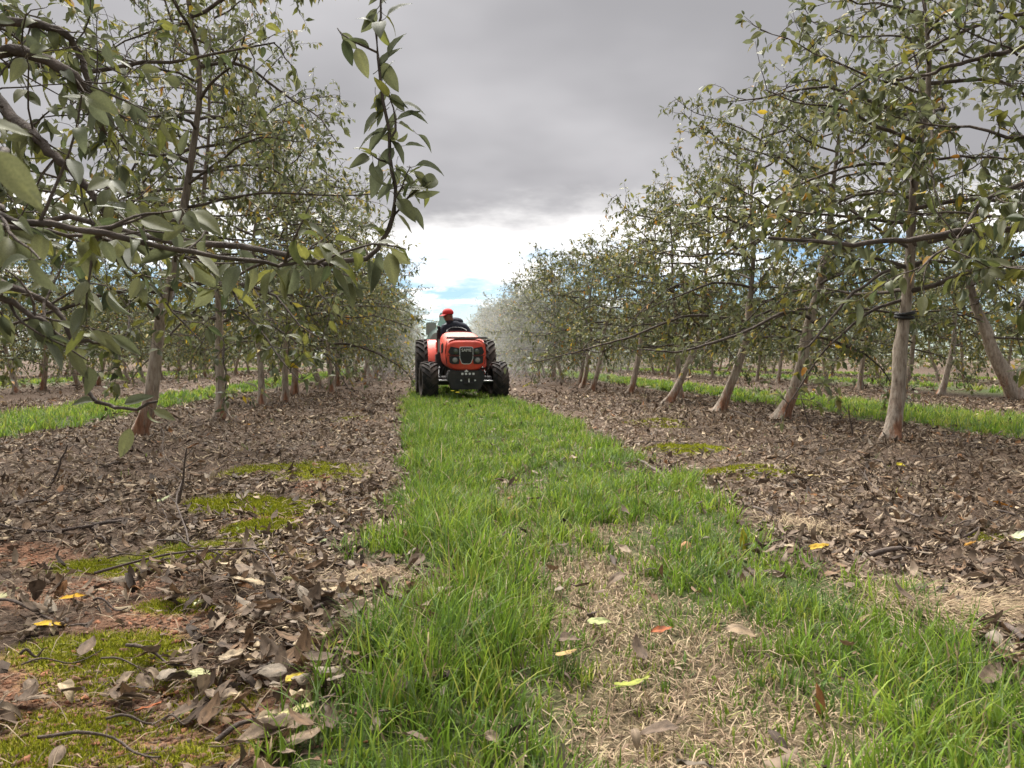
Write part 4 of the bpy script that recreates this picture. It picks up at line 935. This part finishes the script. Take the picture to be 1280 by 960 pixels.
for sx in (-1, 1): wheel('rear_wheel', tractor, (sx * .575, 1.72, .52), .52, .29, 20, M_IRON)
# bonnet lofted from nose to dash
def hood_ring(y, w, z0, z1, tap, k=28):
    pts = []
    for i in range(k):
        a = 2 * math.pi * i / k; ca, sa = math.cos(a), math.sin(a); e = .42
        x = abs(ca) ** e * (1 if ca > 0 else -1) * w / 2; q = abs(sa) ** e * (1 if sa > 0 else -1)
        z = (z0 + z1) / 2 + q * (z1 - z0) / 2
        x *= 1 - tap * max(0, -q) ** 1.5 - .06 * max(0, q) ** 4
        pts.append((x, y, z))
    return pts
bm = bmesh.new()
loft(bm, [hood_ring(-.470, .55, .535, .935, .30), hood_ring(-.455, .60, .51, .96, .28), hood_ring(-.40, .645, .49, .985, .26), hood_ring(-.2, .66, .50, 1.015, .2), hood_ring(.3, .67, .52, 1.08, .1), hood_ring(.85, .66, .55, 1.145, .05), hood_ring(.95, .62, .57, 1.13, .05)])
hood = bm_obj('hood', bm, M_RED, tractor)
# front face: recessed dark lamp panels, lamps, grille shield
for sx in (-1, 1):
    bm = bmesh.new(); prism(bm, [(sx * .105, .845), (sx * .245, .875), (sx * .285, .79), (sx * .255, .745), (sx * .105, .745)], -.486, -.44); bm_obj('lamp_panel', bm, M_DARK, hood, bevel=.006)
    bm = bmesh.new(); prism(bm, [(sx * .10, .725), (sx * .27, .725), (sx * .262, .62), (sx * .215, .598), (sx * .115, .60)], -.486, -.44); bm_obj('lamp_panel', bm, M_DARK, hood, bevel=.006)
    for (x, z, r, m) in ((sx * .165, .797, .040, M_LENSD), (sx * .178, .664, .036, M_LENS)):
        bm = bmesh.new(); cyl(bm, (x, -.492, z), r * 1.18, r * 1.1, .02, 'Y', 24); hl = bm_obj('headlight', bm, M_GREY if m is M_LENS else M_DARK, hood)
        bm = bmesh.new(); bmesh.ops.create_uvsphere(bm, u_segments=18, v_segments=10, radius=1, matrix=Matrix.Translation((x, -.499, z)) @ Matrix.Diagonal((r, .014, r, 1))); bm_obj('lens', bm, m, hl)
shield = [(-.098, .845), (-.085, .862), (.085, .862), (.098, .845), (.098, .70), (.072, .625), (.045, .607), (-.045, .607), (-.072, .625), (-.098, .70)]
bm = bmesh.new(); prism(bm, [(x * 1.1, .735 + (z - .735) * 1.08) for x, z in shield], -.492, -.44); bm_obj('grille_surround', bm, M_SILV, hood, bevel=.004)
bm = bmesh.new(); prism(bm, shield, -.503, -.45); gr = bm_obj('grille', bm, M_DARK, hood, bevel=.004)
for k in range(7):
    z = .635 + k * .021; w = .125 if z < .66 else .165; B('grille_bar', (0, -.506, z), (w, .012, .006), M_IRON, gr, .002)
def letters(name, s, size, c, m, parent, ext=.004):
    cu = bpy.data.curves.new(name, 'FONT'); cu.body = s; cu.size = size; cu.extrude = ext; cu.align_x = 'CENTER'; cu.align_y = 'CENTER'
    tmp = bpy.data.objects.new(name, cu); COL.objects.link(tmp); dg = bpy.context.evaluated_depsgraph_get(); dg.update()
    me = bpy.data.meshes.new_from_object(tmp.evaluated_get(dg)); bpy.data.objects.remove(tmp); bpy.data.curves.remove(cu)
    me.materials.clear(); me.materials.append(m)
    o = link(name, me, parent); o.location = c; o.rotation_euler = (R(90), 0, 0); return o
letters('badge_lettering', 'SAME', .066, (0, -.512, .815), M_WHT, gr)
B('hood_edge_trim', (.02, -.36, 1.012), (.66, .12, .032), M_GREY, hood, .012)
for sx in (-1, 1):                              # bonnet seams, side vents and catches
    for k in range(5): B('side_vent', (sx * .337, -.02 + k * .09, .86 - k * .004), (.012, .05, .15), M_DARK, hood, .004)
    bm = bmesh.new(); Vt_ = [(sx * .30, -.447, .955), (sx * .325, -.40, .80), (sx * .30, -.40, .60)]
    v_, f_ = tubes(np.array([Vt_]), np.full((1, 3), .006), 6); link('panel_seam', new_mesh('panel_seam', v_, f_, M_DARK), hood); bm.free()
    v_, f_ = tubes(np.array([[(sx * .33, -.3, .55), (sx * .37, -.05, .42), (sx * .40, .1, .40), (sx * .36, .5, .55)]]), np.full((1, 4), .012), 7); link('hose', new_mesh('hose', v_, f_, M_DARK), tractor)
v_, f_ = tubes(np.array([[(-.29, -.478, .735), (-.1, -.492, .737), (.1, -.492, .737), (.29, -.478, .735)]]), np.full((1, 4), .006), 6); link('panel_seam', new_mesh('panel_seam', v_, f_, M_DARK), hood)
B('indicator', (.105, -.455, .548), (.03, .03, .02), M_AMB, hood, .005)
# nose support, weight carrier, axle
bm = bmesh.new(); prism(bm, [(-.27, .50), (.27, .50), (.30, .40), (.22, .20), (-.22, .20), (-.30, .40)], -.50, -.10); bumper = bm_obj('front_bumper', bm, M_IRON, tractor, bevel=.012)
for k in range(4): B('bumper_mark', (-.065 + k * .058, -.506, .447), (.034, .016, .034), M_WHT, bumper, .004)
bm = bmesh.new(); prism(bm, [(-.035, .478), (0, .515), (.035, .478)], -.512, -.49); bm_obj('emblem', bm, M_WHT, bumper)
for x in (-.085, .135):
    bm = bmesh.new(); cyl(bm, (x, -.506, .345), .013, .013, .02, 'Y', 14); bm_obj('bolt', bm, M_SILV, bumper)
bm = bmesh.new(); cyl(bm, (.035, -.535, .345), .012, .012, .10, 'Z', 14); bm_obj('tow_pin', bm, M_SILV, bumper)
B('tow_jaw', (.035, -.52, .30), (.14, .08, .03), M_IRON, bumper, .006); B('tow_jaw', (.035, -.52, .39), (.14, .08, .03), M_IRON, bumper, .006)
bm = bmesh.new(); cyl(bm, (0, 0, .33), .075, .075, .92, 'X', 20); box(bm, (0, 0, .35), (.3, .26, .2)); bm_obj('front_axle', bm, M_IRON, tractor, bevel=.01)
bm = bmesh.new(); cyl(bm, (-.30, -.17, .335), .012, .012, .26, 'X', 12); cyl(bm, (.34, -.17, .325), .012, .012, .26, 'X', 12); bm_obj('steering_rod', bm, M_SILV, tractor)
bm = bmesh.new(); box(bm, (0, .55, .52), (.44, 1.9, .36)); box(bm, (0, 1.6, .5), (.5, .5, .45)); bm_obj('chassis', bm, M_IRON, tractor, bevel=.02)
bm = bmesh.new(); cyl(bm, (0, 1.72, .52), .09, .09, .95, 'X', 18); bm_obj('rear_axle', bm, M_IRON, tractor)
for sx in (-1, 1):
    # rear mudguard: a red arc over the wheel, front face turned to the viewer
    bm = bmesh.new(); ring = []
    for k in range(13):
        a = R(188 - k * 12); y = 1.72 + .585 * math.cos(a); z = .46 + .57 * math.sin(a); y2 = 1.72 + .555 * math.cos(a); z2 = .46 + .54 * math.sin(a)
        xi, xo = sx * .345, sx * .515
        ring.append([(xi, y, z), (xo, y, z), (xo, y2, z2), (xi, y2, z2)])
    loft(bm, ring); prism(bm, [(sx * .35, .60), (sx * .37, .60), (sx * .37, .98), (sx * .35, .98)], 1.25, 2.1)
    bm_obj('mudguard', bm, M_RED, tractor, bevel=.006)
    # dark side boxes (fuel tank and step) beside the bonnet
    B('side_tank', (sx * .33, .95, .62), (.14, .42, .34), M_DARK, tractor, .03)
    bm = bmesh.new(); cyl(bm, (sx * .36, .45, .52), .02, .02, .5, 'Y', 12); bm_obj('hydraulic_pipe', bm, M_IRON, tractor)
B('dashboard', (0, 1.02, 1.08), (.40, .14, .20), M_DARK, tractor, .03)
bm = bmesh.new()
Vt, Ft = tubes(np.array([[[.18 * math.cos(a), 1.22 + .16 * math.sin(a), 1.16 + .08 * math.sin(a)] for a in np.linspace(0, 2 * np.pi, 33)]]), np.full((1, 33), .014), 8)
sw = link('steering_wheel', new_mesh('steering_wheel', Vt, Ft, M_DARK), tractor)
bm = bmesh.new(); cyl(bm, (0, 1.18, 1.07), .02, .02, .2, 'Z', 12); box(bm, (0, 1.22, 1.16), (.34, .03, .012)); bm_obj('steering_column', bm, M_DARK, tractor)
B('seat', (0, 1.72, .76), (.42, .40, .10), M_DARK, tractor, .04); B('seat_backrest', (.05, 1.93, .92), (.36, .08, .26), M_DARK, tractor, .04)
Vt, Ft = tubes(np.array([[[-.345, 1.42, .72], [-.345, 1.40, .95], [-.335, 1.37, 1.12], [-.32, 1.36, 1.22]]]), np.full((1, 4), .013), 8)
lv = link('control_lever', new_mesh('control_lever', Vt, Ft, M_DARK), tractor)
bm = bmesh.new(); bmesh.ops.create_uvsphere(bm, u_segments=12, v_segments=8, radius=.03, matrix=Matrix.Translation((-.318, 1.36, 1.245))); bm_obj('lever_knob', bm, M_DARK, lv)
bm = bmesh.new(); cyl(bm, (.36, .5, .40), .03, .03, .7, 'Y', 14); bm_obj('exhaust_pipe', bm, M_IRON, tractor)

# --- driver: one skinned body in tractor space, clothes as materials of the body, cap and collar as children
M_SKIN = mat('skin', (.20, .105, .068), .55); M_NAVY = mat('navy_jacket', (.035, .042, .062), .8, noise=.3, nscale=14, bump=.5, bscale=30)
M_TROU = mat('trousers', (.05, .05, .06), .85, noise=.2); M_CAP = mat('red_cap', (.50, .025, .025), .75, noise=.12, nscale=25); M_GLOV = mat('dark_glove', (.02, .02, .024), .8)
person = empty('person', (TX, TY, 0), TYAW)
tag(person, 'tractor driver in red cap and navy jacket turning to look back past the lever', 'person')
def skin_fig(name, joints, bones, parent, sub=2):
    me = bpy.data.meshes.new(name); me.from_pydata([j[:3] for j in joints], bones, []); ob = bpy.data.objects.new(name, me); COL.objects.link(ob)
    md = ob.modifiers.new('skin', 'SKIN'); md.use_smooth_shade = True
    for i, j in enumerate(joints):
        rr = j[3] if isinstance(j[3], tuple) else (j[3], j[3]); me.skin_vertices[0].data[i].radius = rr
    me.skin_vertices[0].data[0].use_root = True
    s = ob.modifiers.new('sub', 'SUBSURF'); s.levels = sub; s.render_levels = sub
    dg = bpy.context.evaluated_depsgraph_get(); dg.update(); me2 = bpy.data.meshes.new_from_object(ob.evaluated_get(dg))
    bpy.data.objects.remove(ob); me2.polygons.foreach_set('use_smooth', np.ones(len(me2.polygons), bool))
    return link(name, me2, parent)
J = [(.02, 1.70, .86, (.16, .12)), (.015, 1.66, 1.00, (.155, .115)), (0, 1.62, 1.16, (.175, .12)), (-.03, 1.585, 1.29, (.15, .10)), (-.09, 1.54, 1.345, .07), (-.12, 1.51, 1.385, (.075, .08)), (-.137, 1.49, 1.445, (.088, .095)), (-.14, 1.49, 1.52, (.07, .075)),
     (.17, 1.60, 1.27, .075), (.265, 1.58, 1.13, .06), (.27, 1.45, 1.02, .05), (.20, 1.30, 1.08, .038), (.165, 1.23, 1.13, .034),           # arm to the wheel
     (-.20, 1.57, 1.25, .075), (-.275, 1.56, 1.10, .06), (-.30, 1.47, 1.05, .05), (-.315, 1.40, 1.15, .040), (-.318, 1.375, 1.21, .036),     # arm to the lever
     (.12, 1.62, .83, .10), (.17, 1.28, .86, .075), (.18, 1.16, .60, .055), (.18, 1.08, .46, .045), (-.09, 1.62, .83, .10), (-.16, 1.28, .86, .075), (-.17, 1.16, .60, .055), (-.17, 1.08, .46, .045)]
E = [(0, 1), (1, 2), (2, 3), (3, 4), (4, 5), (5, 6), (6, 7), (3, 8), (8, 9), (9, 10), (10, 11), (11, 12), (3, 13), (13, 14), (14, 15), (15, 16), (16, 17), (0, 18), (18, 19), (19, 20), (20, 21), (0, 22), (22, 23), (23, 24), (24, 25)]
body = skin_fig('body', J, E, person)
bme = body.data
for m in (M_NAVY, M_SKIN, M_TROU, M_GLOV): bme.materials.append(m)
for p in bme.polygons:
    c = p.center
    if c.z > 1.372 and abs(c.x + .1) < .12: k = 1
    elif c.y < 1.30 and c.z > 1.0 and c.x > 0: k = 1
    elif c.x < -.25 and c.z > 1.15 and c.y < 1.44: k = 3
    elif c.z < .90: k = 2
    else: k = 0
    p.material_index = k
# face looks towards the left of the picture, a little down
HD = unit(np.array([-.82, -.42, -.16])); HC = np.array([-.139, 1.49, 1.455]); HS = unit(np.cross(HD, [0, 0, 1])); HU = np.cross(HS, HD)
def on_head(f, s, u): return tuple(HC + HD * f + HS * s + HU * u)
bm = bmesh.new(); bmesh.ops.create_cone(bm, cap_ends=True, segments=8, radius1=.016, radius2=.006, depth=.045, matrix=Matrix.Translation(on_head(.088, 0, -.005))); bm_obj('nose', bm, M_SKIN, body)
for s in (-1, 1):
    bm = bmesh.new(); bmesh.ops.create_uvsphere(bm, u_segments=10, v_segments=6, radius=.011, matrix=Matrix.Translation(on_head(.076, s * .03, .018))); bm_obj('eye', bm, mat('eye', (.03, .02, .02), .3), body)
    bm = bmesh.new(); bmesh.ops.create_uvsphere(bm, u_segments=10, v_segments=6, radius=.02, matrix=Matrix.Translation(on_head(-.005, s * .082, 0))); bm_obj('ear', bm, M_SKIN, body)
B('mouth', on_head(.078, 0, -.045), (.03, .02, .008), mat('lips', (.10, .04, .035), .5), body, .002)
for (hx, hy, hz, m, sgn) in ((.160, 1.22, 1.145, M_SKIN, 1), (-.318, 1.365, 1.235, M_GLOV, -1)):       # five fingers closed on wheel / lever
    for k in range(5):
        o_ = np.array([hx, hy, hz]); u = (k - 2) * .017
        if k < 4: q = [o_ + [0, .03, u], o_ + [-.03 * sgn, -.01, u], o_ + [-.028 * sgn, -.04, u - .004], o_ + [.0, -.045, u - .006]]
        else: q = [o_ + [0, .03, .03], o_ + [.028 * sgn, .0, .03], o_ + [.026 * sgn, -.03, .022], o_ + [.012 * sgn, -.04, .014]]
        v, f = tubes(np.array([q]), np.array([[.010, .0095, .0085, .006]]) * (1 - .06 * abs(k - 1.5)), 6); link('finger', new_mesh('finger', v, f, m), body)
bm = bmesh.new(); bmesh.ops.create_uvsphere(bm, u_segments=20, v_segments=12, radius=1, matrix=Matrix.Translation(on_head(-.005, 0, .055)) @ Matrix.Diagonal((.104, .108, .086, 1)))
bmesh.ops.delete(bm, geom=[v for v in bm.verts if v.co.z < HC[2] + .028], context='VERTS')
cap = bm_obj('cap', bm, M_CAP, person)
bm = bmesh.new(); ring = []
for k in range(9):
    a = R(-60 + 15 * k); ring.append([on_head(.09 * math.cos(a), .09 * math.sin(a), .045), on_head(.085 + .085 * math.cos(a), .085 * math.sin(a), .025), on_head(.085 + .085 * math.cos(a), .085 * math.sin(a), .019), on_head(.09 * math.cos(a), .09 * math.sin(a), .039)])
loft(bm, ring); bm_obj('brim', bm, M_CAP, cap)
bm = bmesh.new(); bmesh.ops.create_uvsphere(bm, u_segments=14, v_segments=8, radius=1, matrix=Matrix.Translation((.0, 1.61, 1.365)) @ Matrix.Diagonal((.15, .09, .075, 1))); bm_obj('jacket_hood', bm, M_NAVY, person)

# --- orchard sprayer towed behind
spr = empty('sprayer', (.30, 15.9, 0), R(2)); tag(spr, 'pale green orchard sprayer towed behind the driver', 'sprayer')
bm = bmesh.new(); loft(bm, [hood_ring(-.75, .74, .50, 1.20, .2), hood_ring(-.68, .84, .44, 1.27, .2), hood_ring(.5, .84, .44, 1.27, .2), hood_ring(.6, .74, .5, 1.2, .2)]); bm_obj('tank', bm, M_TEAL, spr)
B('control_box', (-.34, -.55, 1.27), (.19, .26, .24), M_TEAL, spr, .015)
bm = bmesh.new(); prism(bm, [(-.28, 1.15), (-.20, 1.36), (-.145, 1.44), (-.165, 1.55), (-.125, 1.615), (-.06, 1.56), (.0, 1.50), (.06, 1.36), (.08, 1.15)], -.30, -.12); bm_obj('air_tower', bm, M_TEAL, spr, bevel=.012)
bm = bmesh.new(); cyl(bm, (0, .95, .72), .46, .46, .42, 'Y', 32); bm_obj('fan_housing', bm, M_TEAL, spr, bevel=.01)
for k in range(8):
    a = R(20 + 20 * k); bm = bmesh.new(); cyl(bm, (.49 * math.cos(a), .95, .72 + .49 * math.sin(a)), .018, .018, .06, 'Y', 10); bm_obj('nozzle', bm, M_DARK, spr)
bm = bmesh.new(); box(bm, (0, -.1, .38), (.5, 2.2, .09)); box(bm, (0, -1.25, .40), (.09, 1.0, .09)); bm_obj('frame', bm, M_IRON, spr, bevel=.008)
for sx in (-1, 1): wheel('wheel', spr, (sx * .52, .2, .33), .33, .22, 16, M_IRON)

# yellow flowers in the grass before the tractor
for i, (a, b) in enumerate(((565, 489), (571, 491))):
    p = at(a, b, 11.2); root = empty('flower', (p[0], p[1], 0)); tag(root, ('taller' if i == 0 else 'lower') + ' yellow flower of the pair in front of the tractor', 'flower', 'yellow flowers before the tractor')
    t = np.linspace(0, 1, 5)[:, None]; v, f = tubes((np.array([[0, 0, 0]]) + t * np.array([[.01, 0, p[2]]]))[None], np.full((1, 5), .004), 5); link('stem', new_mesh('stem', v, f, mat('flower_stem', (.1, .18, .04), .6)), root)
    n = 14; an = np.arange(n) * 2 * np.pi / n; D = np.stack([np.cos(an), np.sin(an), np.full(n, .5)], -1)
    V, F, T = leaf_batch(np.tile([[.01, 0, p[2]]], (n, 1)), D, np.tile([[0, 0, 1.0]], (n, 1)) + D * .01, np.full(n, .035), np.full(n, .016), np.full(n, .2), np.full(n, .3), np.tile([[.8, .62, .03]], (n, 1)), rngF, 3)
    link('petals', new_mesh('petals', V, F, M_STRAW, T), root)

# ------------------------------------------------------------------ drifting spray mist behind the tractor
def mist_material(d):
    m = bpy.data.materials.new('spray_mist'); m.use_nodes = True; N, L = m.node_tree.nodes, m.node_tree.links; N.clear()
    out = N.new('ShaderNodeOutputMaterial'); v = N.new('ShaderNodeVolumePrincipled'); v.inputs['Color'].default_value = (.92, .94, .96, 1); v.inputs['Density'].default_value = d
    v.inputs['Anisotropy'].default_value = .3; L.new(v.outputs[0], out.inputs['Volume']); return m
MIST = [((1.9, 20.0, 1.3), (1.3, 3.4, 1.25), .008), ((3.0, 25.0, 1.2), (3.2, 9.0, 1.9), .008), ((-.6, 25.0, .9), (2.4, 7.0, 1.2), .005), ((1.0, 38.0, 1.2), (7.0, 14.0, 2.2), .006)]
for i, (c, s, d) in enumerate(MIST):
    bm = bmesh.new(); bmesh.ops.create_icosphere(bm, subdivisions=4, radius=1, matrix=Matrix.Translation(c) @ Matrix.Diagonal((*s, 1)))
    o = bm_obj('spray_mist', bm, mist_material(d), None); tag(o, ('dense pale spray plume right behind the sprayer', 'spray drifting into the right row', 'thin spray along the left row', 'far veil of spray down the alley')[i], 'mist', kind='stuff')
